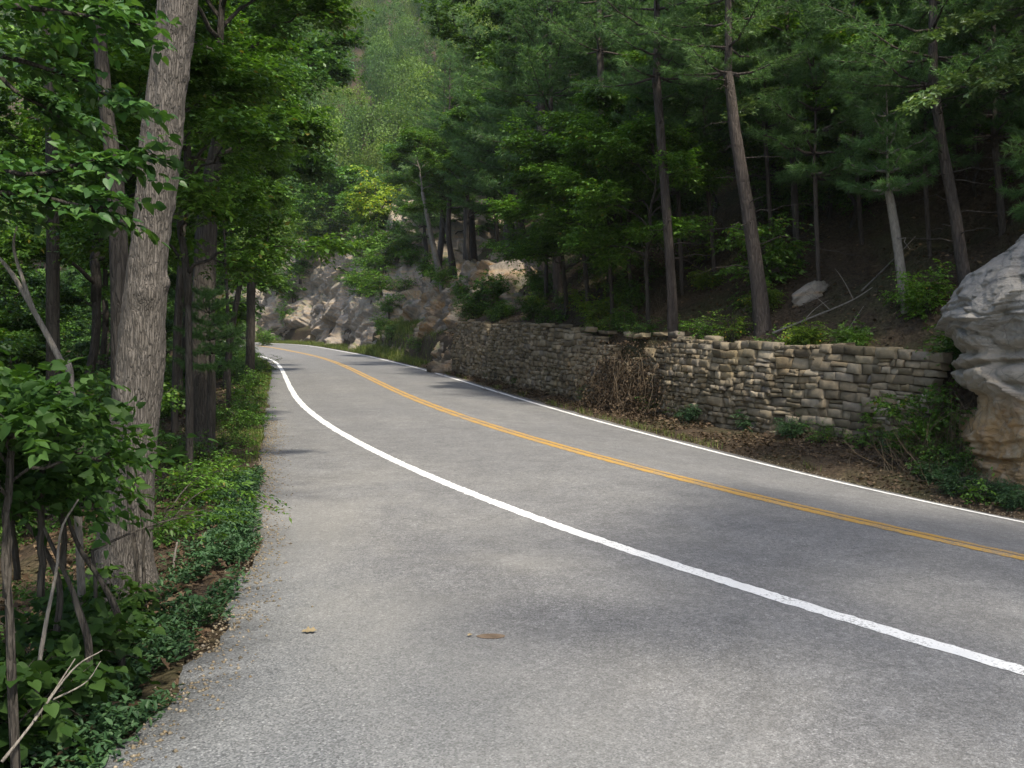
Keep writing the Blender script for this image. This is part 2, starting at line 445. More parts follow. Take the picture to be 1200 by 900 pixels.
# ------------------------------------------------------------------ road alignment
F_PX = 1150.; EYE = 1.924
KS = np.array([-24, -12, 0, 8, 16, 26, 38, 52, 68, 86, 106, 130, 160, 200.])
TH = np.array([.86, .76, 0.65328, 0.47886, 0.36003, 0.27272, 0.25144, 0.27798, 0.34799, 0.38361, 0.61684, 0.89123, 1.22, 1.6])
ZC = np.array([-1.47, -.735, -0.00032, 0.49191, 0.98643, 1.60078, 2.31253, 3.13351, 4.07408, 5.1239, 6.23974, 7.57168, 9.2, 11.4])
EL = np.array([0, 0, -0.00745, -0.02981, -0.03228, -0.03953, -0.02633, -0.01957, -0.05254, -0.05922, -0.05736, -0.05658, -.05, -.05])
ER = np.array([-.08, -.08, -0.08003, -0.08059, -0.041, -0.00666, 0.01542, 0.01532, 0.0386, 0.06773, 0.05215, 0.05173, .05, .05])
LW = 3.15
S = np.arange(-24, 200.01, .25)
I0 = int(24 / .25)
def hermite(v):
    m = np.gradient(v, KS); i = np.clip(np.searchsorted(KS, S) - 1, 0, len(KS) - 2); dx = KS[i + 1] - KS[i]; t = (S - KS[i]) / dx
    return v[i] * (2 * t**3 - 3 * t * t + 1) + m[i] * dx * (t**3 - 2 * t * t + t) + v[i + 1] * (-2 * t**3 + 3 * t * t) + m[i + 1] * dx * (t**3 - t * t)
THs = hermite(TH); ZCs = hermite(ZC); ELs = hermite(EL); ERs = hermite(ER)
_dx = -np.sin(THs) * .25; _dy = np.cos(THs) * .25
CX = np.zeros(len(S)); CY = np.zeros(len(S))
CX[I0] = 7.46399; CY[I0] = 5.65144
for i in range(I0 + 1, len(S)): CX[i] = CX[i - 1] + _dx[i - 1]; CY[i] = CY[i - 1] + _dy[i - 1]
for i in range(I0 - 1, -1, -1): CX[i] = CX[i + 1] - _dx[i]; CY[i] = CY[i + 1] - _dy[i]
GTH = np.interp(S, [-24, 0, 40, 68, 86, 106, 130, 200], [.42, .34, .27, .34, .40, .60, .88, 1.55])
def I(a, s): return np.interp(s, S, a)
LEDGE_S = np.array([-24, -11, -6, -2.5, 0, 4.1, 4.85, 6.1, 8.06, 12, 17, 24, 36, 47, 61, 200.])
LEDGE_T = np.array([-3.8, -5.2, -8.0, -10., -9.9, -8.35, -7.75, -7.12, -6.35, -5.45, -4.62, -4.0, -3.70, -3.55, -3.5, -3.5])
def ledge(s): return np.interp(s, LEDGE_S, LEDGE_T)
TW_S = np.array([-24, 0, 7.5, 8.6, 10.2, 12, 14.6, 17.8, 18.4, 23, 28.6, 37, 44, 53, 65, 87, 111, 200.])
TW_T = np.array([7.4, 7.2, 6.6, 6.0, 5.72, 5.55, 5.05, 4.62, 4.75, 4.35, 4.1, 3.75, 4.1, 4.3, 4.8, 5.4, 5.0, 5.0])
HW_S = np.array([-24, 0, 6, 9.5, 10.2, 15, 20, 37, 40, 48, 60, 75, 90, 110, 130, 200.])
HW_T = np.array([.6, .6, .7, 1.4, 1.66, 1.8, 1.9, 2.18, 1.6, 1.5, 1.5, 1.5, 1.5, 1.5, 1.5, 1.5])
def tw(s): return np.interp(s, TW_S, TW_T)
def hw(s): return np.interp(s, HW_S, HW_T)

def XY(s, t):
    s = np.asarray(s, float); t = np.asarray(t, float)
    th = I(THs, s); g = I(GTH, s)
    tn = np.clip(t, -9, 9); tf = t - tn
    return I(CX, s) + np.cos(th) * tn + np.cos(g) * tf, I(CY, s) + np.sin(th) * tn + np.sin(g) * tf

def road_z(s, t):
    s = np.asarray(s, float); t = np.asarray(t, float)
    L = I(ELs, s); R = I(ERs, s)
    z = I(ZCs, s) + np.where(t < 0, L * np.minimum(-t, LW) - .015 * np.maximum(-t - LW, 0), R * np.minimum(t, LW + .3) + 0 * t)
    return z

def ground_z(s, t):
    """terrain height beside the road"""
    s = np.asarray(s, float); t = np.asarray(t, float)
    x, y = XY(s, t); P = np.stack([x, y, np.zeros_like(x)], -1)
    rough = fbm(P * .35, 4, 3) ; fine = fbm(P * 1.7, 3, 9)
    # right bank
    a = np.maximum(t - (LW + .22), 0); w = tw(s) - (LW + .22)
    foot = np.minimum(a, w) * .14
    st = smoothstep(0.12, .42, t - tw(s)) * (hw(s) - .14 * w)
    up = np.maximum(t - tw(s) - .42, 0)
    slope = 1. - .28 * smoothstep(0, 2.5, up) 
    hill = .45 * np.minimum(up, 1.2) + .74 * np.maximum(up - 1.2, 0)
    hill = hill - .06 * np.maximum(up - 70, 0)
    zr = road_z(s, LW + .3) - .03 + foot + st + hill + (rough * .45 + fine * .10) * smoothstep(.3, 4., up) + fine * .03 * smoothstep(0, .4, a)
    # left bank
    d = np.maximum(ledge(s) - t, 0)
    near = smoothstep(14, 5, s)
    drop = .05 * smoothstep(0, .15, d) + (.10 + .22 * near) * np.clip(d - .35, 0, 1.2) + (.42) * np.clip(d - 1.55, 0, 7) + .22 * np.clip(d - 8.5, 0, 12) - .05 * np.maximum(d - 20, 0)
    zl = road_z(s, ledge(s)) - .04 - drop + (rough * .35 + fine * .08) * smoothstep(.5, 4, d) + fine * .03 * smoothstep(0, .3, d)
    return np.where(t > 0, zr, zl)

def grid_mesh(name, s, t2, zfun, uvs=True, smooth=True):
    """s (n,), t2 (n,m)"""
    n, m = t2.shape; ss = np.repeat(s[:, None], m, 1)
    x, y = XY(ss, t2); z = zfun(ss, t2)
    V = np.stack([x, y, z], -1).reshape(-1, 3)
    i = np.arange(n - 1)[:, None] * m; j = np.arange(m - 1)[None]
    Q = np.stack([i + j, i + j + 1, i + m + j + 1, i + m + j], -1).reshape(-1, 4)
    uv = np.stack([ss, t2], -1).reshape(-1, 2)
    return mesh_np(name, V, quads=Q, smooth=smooth, uv=uv if uvs else None), V, Q

# --- road surface (carriageway plus the paved pull-out), with a broken edge and a 20 cm lip
sr = np.concatenate([np.arange(-24, -1, .25), np.arange(-1, 16, .06), np.arange(16, 200.01, .25)])
jag = fbm(np.stack([sr * 1.6, sr * 0 + 3, sr * 0], -1), 4, 41) * .11 + fbm(np.stack([sr * 6., sr * 0 + 8, sr * 0], -1), 3, 44) * .045
tl = ledge(sr) + jag * np.interp(sr, [0, 20, 40], [1, .7, .4])
tr_ = LW + .26 + fbm(np.stack([sr * 1.1, sr * 0, sr * 0], -1), 3, 43) * .05
fr = np.linspace(0, 1, 13)[None]
t_left = tl[:, None] * (1 - fr) + 0 * fr
t_right = tr_[:, None] * np.linspace(0, 1, 7)[None, 1:]
t2 = np.concatenate([tl[:, None] - .04, t_left, t_right, tr_[:, None] + .03], 1)
def zroad(s, t):
    z = road_z(s, t); z[:, 0] -= .22; z[:, -1] -= .2
    return z
me, VR, QR = grid_mesh('road', sr, t2, zroad)
structure(link('road', me, ASPHALT))

def strip(name, t0, width, mat, s0=-20, s1=190, dz=.004):
    s = np.concatenate([np.arange(s0, 16, .05), np.arange(16, s1 + .01, .25)])
    ed = fbm(np.stack([s * 14, s * 0 + t0, s * 0], -1), 3, 5) * .012
    t2 = np.stack([t0 - width / 2 + ed, t0 + width / 2 + ed[::-1]], 1)
    me, _, _ = grid_mesh(name, s, t2, lambda a, b: road_z(a, b) + dz)
    return structure(link(name, me, mat))
strip('edge_line', -LW, .17, WHITE)
strip('edge_line', LW, .13, WHITE)
strip('centre_line', -.09, .135, YELLOW)
strip('centre_line', .09, .135, YELLOW)

# --- banks
sb = np.concatenate([np.arange(-24, 60, .4), np.arange(60, 200.1, .8)])
offs = np.array([-.12, 0, .2, .45, .8])
off2 = np.concatenate([np.array([0, .12, .2, .28, .35, .42, .6, .9, 1.3, 1.8]), np.arange(2.4, 14, .6), np.arange(14.5, 40, 1.2), np.arange(42, 150, 3.)])
tR = np.concatenate([np.repeat((LW + .1 + np.array([0, .16]))[None], len(sb), 0), (LW + .26) + (tw(sb)[:, None] - LW - .26) * np.array([.2, .4, .6, .8])[None], tw(sb)[:, None] + off2[None]], 1)
def zbankR(s, t):
    z = ground_z(s, t); z[:, 0] -= .12; z[:, 1] -= .06
    return z
me, VB, QB = grid_mesh('right_bank', sb, tR, zbankR)
structure(link('hillside_terrain', me, FLOOR))
off3 = np.concatenate([np.array([-.5, -.2, -.05, .1, .25, .45, .7, 1.0, 1.4, 1.9]), np.arange(2.4, 12, .5), np.arange(12.5, 42, 1.5)])
tL = ledge(sb)[:, None] - off3[None]
def zbankL(s, t):
    z = ground_z(s, t); z[:, 0] -= .25; z[:, 1] -= .14; z[:, 2] -= .05
    return z
me, VL, QL = grid_mesh('left_bank', sb, tL, zbankL)
structure(link('downhill_terrain', me, FLOOR))

# --- ground sheet and the wooded hills behind, out to the horizon
gx, gy = np.meshgrid(np.linspace(-420, 420, 90), np.linspace(-160, 620, 90), indexing='ij')
r = fbm(np.stack([gx * .012, gy * .012, gx * 0], -1), 4, 77)
hz = -24 + 130 * smoothstep(150, 420, gy + .25 * gx * 0 + r * 20) + 55 * smoothstep(70, 260, -gx + .35 * gy - 40) + 60 * smoothstep(150, 330, gx) + r * 6
Vh = np.stack([gx, gy, hz], -1).reshape(-1, 3); i = np.arange(89)[:, None] * 90; j = np.arange(89)[None]
Qh = np.stack([i + j, i + 90 + j, i + 90 + j + 1, i + j + 1], -1).reshape(-1, 4)
structure(link('far_hills', mesh_np('far_hills', Vh, quads=Qh, smooth=True), FARFLOOR))

def bvh(*parts):
    V = []; Fq = []; n = 0
    for v, q in parts:
        V += [Vector(a) for a in v]; Fq += [tuple(int(k) + n for k in f) for f in q]; n += len(v)
    return BVHTree.FromPolygons(V, Fq)
TERR = bvh((VR, QR), (VB, QB), (VL, QL)); FAR = bvh((Vh, Qh))
CAM = Vector((0, 0, EYE))

def ray(px, py): return Vector(((px - 600) / F_PX, 1., (450 - py) / F_PX))
def at(px, py, d): return np.array(CAM + ray(px, py) * d)
def hit(px, py):
    h = TERR.ray_cast(CAM, ray(px, py).normalized())
    return np.array(h[0]) if h[0] else None
def drop(x, y):
    h = TERR.ray_cast(Vector((x, y, 300)), Vector((0, 0, -1)))
    if h[0] is None: h = FAR.ray_cast(Vector((x, y, 400)), Vector((0, 0, -1)))
    return float(h[0].z) if h[0] else 0.
def col_at(px, d):                 # ground point in the column px at depth d
    x = (px - 600) / F_PX * d
    return np.array([x, d, drop(x, d)])
def st_point(s, t):
    x, y = XY(s, t); return np.array([float(x), float(y), drop(float(x), float(y))])
# ==== PART2 ====
# ==================================================================== ROCKS
def facet3(P, scale, seed, tilt=.9):
    q = np.asarray(P, float) / np.asarray(scale, float)
    c = np.floor(q).astype(np.int64); best = np.full(q.shape[:-1], 1e9); val = np.zeros(q.shape[:-1])
    for dx in (-1, 0, 1):
        for dy in (-1, 0, 1):
            for dz in (-1, 0, 1):
                k = c + np.array([dx, dy, dz])
                h = lambda n: hash3(k[..., 0], k[..., 1], k[..., 2], seed + n)
                sd = k + np.stack([h(1), h(2), h(3)], -1)
                d = ((q - sd) ** 2).sum(-1)
                v = (h(4) - .5) + tilt * ((np.stack([h(5), h(6), h(7)], -1) - .5) * 2 * (q - sd)).sum(-1)
                m = d < best
                best = np.where(m, d, best); val = np.where(m, v, val)
    return val

ROCKGEO = []
def outcrop(name, s0, s1, Hc, face_deg, mat, label, seed, t_off=-.3, amp=(.9, .35), res=.12, bs=1.9):
    s = np.arange(s0, s1, res); n = len(s)
    H = np.interp(s, [c[0] for c in Hc], [c[1] for c in Hc]) * (1 + .10 * vnoise(np.stack([s * .8, s * 0, s * 0], -1), seed))
    ta = math.tan(math.radians(face_deg)); mF = int(max(H) / res / .9); mC = 34
    v = np.concatenate([np.linspace(-.12, 1, mF), 1 + np.linspace(0, 1, mC)[1:] ** 1.3])
    Hm = H[:, None]; vv = v[None]
    Lc = (Hm * (1 - .74 / ta)) / .66 + 2.
    dt = np.where(vv <= 1, Hm * vv / ta, Hm / ta + (vv - 1) * Lc)
    dz = np.where(vv <= 1, Hm * vv, Hm + (vv - 1) * Lc * .08)
    T0 = tw(s)[:, None] + t_off; ss = np.repeat(s[:, None], len(v), 1); tt = T0 + dt
    x, y = XY(ss, tt); z0 = ground_z(s, tw(s) - .1)[:, None]; z = z0 + dz
    P = np.stack([x, y, z], -1)
    th = I(THs, ss); cap = smoothstep(.9, 1.25, vv)
    out = np.stack([-np.cos(th), -np.sin(th), .45 + cap * 1.2 + 0 * th], -1); out = unit(out)
    # tilted bedding: rotate the sample frame
    Q = P @ np.array([[1, 0, .35], [0, 1, -.2], [-.35, .2, 1]]).T
    W = Q + .35 * np.stack([vnoise(P * .7, seed + 1), vnoise(P * .7, seed + 2), vnoise(P * .7, seed + 3)], -1)
    # tilted beds broken by joints: every block of rock stands out by its own amount
    bw = P[..., 2] + .42 * ss + .25 * tt + .55 * fbm(P * .22, 3, seed + 5) + .10 * fbm(P * 1.3, 2, seed + 6)
    iz = np.zeros_like(ss, dtype=np.int64)
    D = amp[0] * facet3(W, (bs * 1.2, bs * 1.2, bs), seed, .8) + .45 * fbm(P * .45, 3, seed + 31) + .05 * fbm(P * 4, 3, seed)
    for bh, jl, am in ((bs * .42, bs * .8, amp[1]), (bs * .16, bs * .45, amp[1] * .45), (bs * .06, bs * .2, amp[1] * .18)):
        bq = bw / bh + .35 * vnoise(np.stack([bw / bh * .9, 0 * bw, 0 * bw], -1), seed + 3); bi = np.floor(bq).astype(np.int64)
        aj = (ss - .35 * P[..., 2] + .4 * vnoise(P * .8, seed + 9)) / jl + hash3(bi, iz, iz, seed + 2) * 3; ji = np.floor(aj).astype(np.int64)
        D = D + am * (hash3(bi, ji, iz, seed + 7) - .5) * 2 + am * .5 * (hash3(bi, ji, iz + 1, seed + 8) - .5) * (aj - ji) - am * .5 * (bq - bi)
    D = D + .06 * facet3(W, (.5, .5, .3), seed + 50)
    e = np.minimum(smoothstep(0, 1.6, ss - s0), smoothstep(0, 1.6, s1 - ss)) * (1 - smoothstep(1.6, 2., vv))
    D = D * (.35 + .65 * e) - 1.6 * (1 - e)
    P = P + out * D[..., None]
    m = len(v); i = np.arange(n - 1)[:, None] * m; j = np.arange(m - 1)[None]
    Qd = np.stack([i + j, i + m + j, i + m + j + 1, i + j + 1], -1).reshape(-1, 4)
    V = P.reshape(-1, 3); c0 = V.mean(0); c0[2] = V[:, 2].min()
    o = link(name, mesh_np(name, V - c0, quads=Qd, smooth=False), mat, loc=c0)
    tag(o, label, 'rock')
    ROCKGEO.append((V[:], Qd))
    return o

outcrop('rock_outcrop', 37.3, 56.5, [(37, 2.4), (39, 3.9), (42, 4.9), (46, 5.2), (50, 4.8), (54, 4.), (57, 2.5)], 66, ROCK_GOLD,
        'broken ochre and grey rock outcrop at the far end of the stone wall', 11, t_off=.4, amp=(.6, .42), res=.075, bs=2.2)
outcrop('rock_outcrop', 55, 69, [(55, 3.8), (58, 5.4), (63, 4.8), (68, 3.6)], 64, ROCK_GOLD,
        'brownish rock ledge half hidden by bushes and grass before the bend', 23, t_off=.5, amp=(.8, .4), res=.10, bs=2.4)
outcrop('rock_outcrop', 66.5, 96, [(69, 4), (73, 8.5), (78, 11.2), (84, 12), (89, 11), (92, 8.5), (95, 6)], 71, ROCK_GREY,
        'tall pale cliff slab at the outside of the road bend, dark hollow at its foot', 35, amp=(1.1, .45), res=.12, bs=4.6)
outcrop('rock_outcrop', 94, 122, [(94, 5), (98, 9), (104, 10.5), (110, 10.6), (115, 8), (122, 5)], 70, ROCK_GREY,
        'layered brownish cliff farthest along the road, behind the thin tree', 47, amp=(1.0, .5), res=.14, bs=3.4)

def near_boulder():
    cs, ct = 5.1, 8.05                       # centre in road coordinates
    x0, y0 = XY(cs, ct); th = float(I(THs, 6.))
    ax = np.array([-math.sin(th), math.cos(th), 0]); nx = np.array([math.cos(th), math.sin(th), 0])
    nphi, nv = 560, 330
    ph = np.linspace(0, 2 * PI, nphi, endpoint=False); z = np.linspace(-.5, 5.6, nv)
    zk = [-.5, .1, .5, .9, 1.3, 1.62, 1.80, 1.92, 2.15, 2.30, 2.42, 2.55, 2.85, 3.2, 3.55, 3.9, 4.25, 4.7, 5.15, 5.6]
    ek = [.36, .32, .28, .26, .22, .10, .12, .34, .42, .36, .10, .28, .34, .20, -.02, -.45, -.85, -1.5, -2.3, -3.2]
    e = np.interp(z, zk, ek)
    e = np.convolve(np.pad(e, 3, 'edge'), np.ones(7) / 7, 'valid')
    c, s_ = np.cos(ph), np.sin(ph); p = 2 / 2.9
    A = (4.35 + e)[:, None]; B = (3.45 + e * .8)[:, None]
    lx = np.sign(c) * np.abs(c) ** p * np.maximum(A, .3); ly = np.sign(s_) * np.abs(s_) ** p * np.maximum(B, .3)
    P = np.array([float(x0), float(y0), 0]) + lx[..., None] * ax + ly[..., None] * nx
    P[..., 2] = z[:, None] + 0 * lx
    out = unit(lx[..., None] * ax / 4.3 ** 2 + ly[..., None] * nx / 3.4 ** 2)
    wv = np.stack([vnoise(P * .6, 1), vnoise(P * .6, 2), vnoise(P * .6, 3)], -1)
    W = P + .4 * wv
    zl = P[..., 2:3]
    D = .34 * facet3(W, (1.9, 1.9, 1.25), 5, .7) + .10 * facet3(W, (1.0, 1.0, .8), 8, .9) + .022 * facet3(W, (.34, .34, .26), 9) + .10 * fbm(P * np.array([.7, .7, 1.2]), 4, 4) + .030 * fbm(P * 5, 5, 2, .6)
    al = (P - np.array([float(x0), float(y0), 0])) @ (ax * .8 + nx * .6)
    iz = np.zeros(P.shape[:2], dtype=np.int64)
    for bh, jl, am in ((1.05, 1.7, .075), (.42, .8, .05), (.16, .35, .022)):
        bq = (P[..., 2] + .10 * al + .10 * fbm(P * .8, 2, 61)) / bh + .15; bi = np.floor(bq).astype(np.int64)
        aj = (al + .3 * P[..., 2] + .25 * vnoise(P * .9, 62)) / jl + hash3(bi, iz, iz, 63) * 3; ji = np.floor(aj).astype(np.int64)
        D = D + am * (hash3(bi, ji, iz, 64) - .5) * 2 + am * .8 * (hash3(bi, ji, iz + 1, 65) - .5) * (aj - ji) - am * .5 * (bq - bi)
    # bedding joints run in and out with height
    zj = P[..., 2] + .10 * fbm(P * .9, 3, 71) + .05 * lx
    for zz, w_, dp in ((2.40, .05, .20), (1.02, .025, .06), (3.2, .03, .08), (.42, .03, .07)):
        D = D - dp * np.exp(-((zj - zz) / w_) ** 2)
    P = P + out * D[..., None]
    P[..., 2] += .06 * fbm(P * .8, 3, 91) * 2
    V = P.reshape(-1, 3); i = np.arange(nv - 1)[:, None] * nphi; j = np.arange(nphi)[None]; j2 = (j + 1) % nphi
    Q = np.stack([i + j, i + j2, i + nphi + j2, i + nphi + j], -1).reshape(-1, 4)
    V = np.vstack([V, V[-nphi:].mean(0)]); k = (nv - 1) * nphi
    T = np.stack([k + np.arange(nphi), k + (np.arange(nphi) + 1) % nphi, np.full(nphi, len(V) - 1)], -1)
    c0 = np.array([float(x0), float(y0), 0])
    o = link('boulder', mesh_np('boulder', V - c0, tris=T, quads=Q), ROCK_NEAR, loc=c0)
    tag(o, 'huge layered boulder with a grey top, jutting ledge and golden undercut face beside the road', 'rock')
    ROCKGEO.append((V, Q))
near_boulder()

def small_rock(px, py, size, mat, label, seed, squash=(1, 1, 1), sink=.2, loc=None, rz=0, lean=0):
    n1, n2 = 40, 26
    u = np.linspace(0, 2 * PI, n1, endpoint=False); w = np.linspace(-PI / 2, PI / 2, n2)
    P = np.stack([np.cos(w)[:, None] * np.cos(u)[None], np.cos(w)[:, None] * np.sin(u)[None], np.sin(w)[:, None] + 0 * u[None]], -1)
    d = unit(P); P = np.sign(d) * np.abs(d) ** .72
    D = .34 * facet3(d * 1.1 + seed, .9, seed, 1.1) + .10 * facet3(d + seed, .33, seed + 3) + .05 * fbm(d * 3 + seed, 3, seed)
    P = P * (1 + D[..., None]) * np.array(squash) * size
    V = P.reshape(-1, 3); i = np.arange(n2 - 1)[:, None] * n1; j = np.arange(n1)[None]; j2 = (j + 1) % n1
    Q = np.stack([i + j, i + j2, i + n1 + j2, i + n1 + j], -1).reshape(-1, 4)
    p = hit(px, py) if loc is None else np.array(loc)
    o = link('rock', mesh_np('rock', V, quads=Q), mat, loc=p + np.array([0, 0, size * squash[2] * (1 - 2 * sink)]))
    o.rotation_euler = (0, lean, rz)
    return tag(o, label, 'rock')

ROCKS = bvh(*ROCKGEO)
def drop_all(x, y):
    z = drop(x, y)
    h = ROCKS.ray_cast(Vector((x, y, 300)), Vector((0, 0, -1)))
    return max(z, h[0].z) if h[0] else z

# ==================================================================== RETAINING WALL
def stone_wall():
    g = Geo(); rng = np.random.default_rng(21)
    nx, ny = 6, 5
    def wall_pt(s, v, c):
        t = tw(s) + v * .11 - c
        x, y = XY(s, t); z = ground_z(s, tw(s) - .05)
        return np.stack([x, y, z + v], -1)
    def stone(s0, w, v0, h, front, rnd=.014):
        a = np.array([-.5, -.465, -.17, .17, .465, .5]); b = np.array([-.5, -.45, 0., .45, .5])
        A, B = np.meshgrid(a, b, indexing='ij')
        edge = np.maximum(np.abs(A) * 2, np.abs(B) * 2)
        edge2 = np.clip((np.abs(A) > .49) * 1. + (np.abs(B) > .49) * 1., 0, 1.5)
        C = front + .05 - rnd * edge2 + rng.normal(0, .005, A.shape) + (A * rng.normal(0, .034) + B * rng.normal(0, .03))
        sh = rng.normal(0, .07); kx = 1 + B * rng.normal(0, .09)
        SA = s0 + w * (A * kx) + h * B * sh + rng.normal(0, .010, A.shape); VB_ = v0 + h * (B * (1 + A * rng.normal(0, .12))) + w * A * rng.normal(0, .022) + rng.normal(0, .004, A.shape)
        sgn_edge = (edge > .99)
        Pf = wall_pt(SA, VB_, C).reshape(-1, 3)
        # back ring
        ring = [(i_, 0) for i_ in range(nx)] + [(nx - 1, j_) for j_ in range(1, ny)] + [(i_, ny - 1) for i_ in range(nx - 2, -1, -1)] + [(0, j_) for j_ in range(ny - 2, 0, -1)]
        ri = np.array([i_ * ny + j_ for i_, j_ in ring])
        SB, VBk = SA.ravel()[ri], VB_.ravel()[ri]
        Pb = wall_pt(SB, VBk, np.full(len(ri), front - .20))
        i = np.arange(nx - 1)[:, None] * ny; j = np.arange(ny - 1)[None]
        Q1 = np.stack([i + j, i + j + 1, i + ny + j + 1, i + ny + j], -1).reshape(-1, 4)
        m = len(ri); k = np.arange(m); Q2 = np.stack([ri[k], ri[(k + 1) % m], nx * ny + (k + 1) % m, nx * ny + k], -1)
        g.add(np.vstack([Pf, Pb]), None, np.vstack([Q1, Q2]))
    s = 10.35
    while s < 37.4:
        big = smoothstep(17, 12, s)
        seg = rng.uniform(.6, 1.5)
        top = float(hw(s + seg / 2)) - .02 + rng.normal(0, .05) - .75 * math.exp(-((s - 19.6) / 1.6) ** 2)
        v = -.12
        while v < top:
            h = rng.uniform(.085, .15) * (1 + .42 * big) if rng.random() < .66 else rng.uniform(.14, .21) * (1 + .2 * big)
            h = min(h, max(top - v + .05, .08)); u = s - rng.uniform(0, .15)
            while u < s + seg - .05:
                w = h * rng.uniform(.95, 2.2) * (1 + .25 * big); w = min(max(w, .12), .62)
                bulge = .10 * math.sin(max(0, min(1, v / 2)) * PI) * (1 + .8 * math.sin(s * .9)) + rng.normal(0, .024)
                if rng.random() < .16 and h > .13:                    # two thin stones bedded together
                    stone(u + w / 2, w - .022, v + h * .27, h * .5 - .014, bulge); stone(u + w / 2, w - .022, v + h * .77, h * .46 - .012, bulge + rng.normal(0, .02))
                else:
                    stone(u + w / 2, w - rng.uniform(.010, .030), v + h / 2, h - rng.uniform(.006, .020), bulge)
                u += w
            v += h
        s += seg
    # loose cap stones
    for q in np.arange(10.6, 37, .55):
        if rng.random() < .6: stone(q, rng.uniform(.25, .5), float(hw(q)) + rng.uniform(-.03, .09), rng.uniform(.08, .14), rng.uniform(-.12, .06), .05)
    V = np.vstack(g.V); c0 = st_point(24, 4.4)
    o = link('stone_retaining_wall', mesh_np('stone_retaining_wall', V - c0, quads=np.vstack(g.Q)), WALLSTONE, loc=c0)
    tag(o, 'long dry stone retaining wall of rough grey brown blocks along the right road edge', 'stone wall')
stone_wall()

# ==================================================================== TREE LIBRARY
def broad_crown(seed, R, H, nspr, leaf, nlimb=16, k=9, slen=.5, r0=.14, shape=LEAF_OVAL, droop=.12, flat=.5, low=0., subs=6):
    """crown from its base (0,0,0) up: returns limb mesh, leaf mesh"""
    rng = np.random.default_rng(seed); g = Geo(); lv = Geo()
    n = 14; zt = np.linspace(-.4, H * .95, n)
    wob = np.cumsum(rng.normal(0, .05 * R / 3, (n, 2)), 0)
    stem = np.stack([wob[:, 0], wob[:, 1], zt], -1); stem[:2, :2] = 0
    g.tube(stem, np.linspace(r0, .02, n), 8, .15, seed)
    O = []; D = []; w = []
    for a in range(nlimb):
        f = (a + rng.uniform(0, .8)) / nlimb
        z = f ** .9 * H * .92; az = a * 2.399 + rng.normal(0, .35)
        prof = (math.sin(PI * min(1, (.30 + f * .72))) ** .7) * rng.uniform(.62, 1.18)
        L = R * max(prof, .25); el = rng.uniform(.0, .35) + f * .8 + low
        st = np.array([np.interp(z, zt, stem[:, 0]), np.interp(z, zt, stem[:, 1]), z])
        d = np.array([math.cos(az) * math.cos(el), math.sin(az) * math.cos(el), math.sin(el)])
        P = curve_pts(st, st + d * L, np.array([0, 0, .10 * L]) + rng.normal(0, .05 * L, 3), 9, .02 * L, rng)
        rr = r0 * (.5 - .25 * f)
        g.tube(P, np.linspace(rr, .008, 9), 6, .1, seed + a)
        for b in range(subs):
            q = rng.uniform(.28, 1.0) if b else 1.
            p = np.array([np.interp(q * 8, range(9), P[:, c]) for c in range(3)])
            sd = unit(d + rng.normal(0, .62, 3) * np.array([1, 1, .55])); sl = L * rng.uniform(.22, .48) * (1.2 - .5 * q)
            PP = curve_pts(p, p + sd * sl, (0, 0, -.05 * sl), 6, .02 * sl, rng)
            g.tube(PP, np.linspace(rr * .4, .004, 6), 4)
            m = max(3, int(nspr / (nlimb * subs)))
            u = rng.uniform(.15, 1.05, m)
            o = p + sd * sl * u[:, None] + rng.normal(0, .10 * R ** .5, (m, 3)) * np.array([1, 1, .6])
            O.append(o); D.append(unit(sd + rng.normal(0, .7, (m, 3)) * np.array([1, 1, .4])))
    O = np.vstack(O); D = np.vstack(D)
    sprays(lv, O, D, rng, k, slen, leaf, .6, flat, shape, droop)
    return g.mesh('limbs', True), lv.mesh('crown')

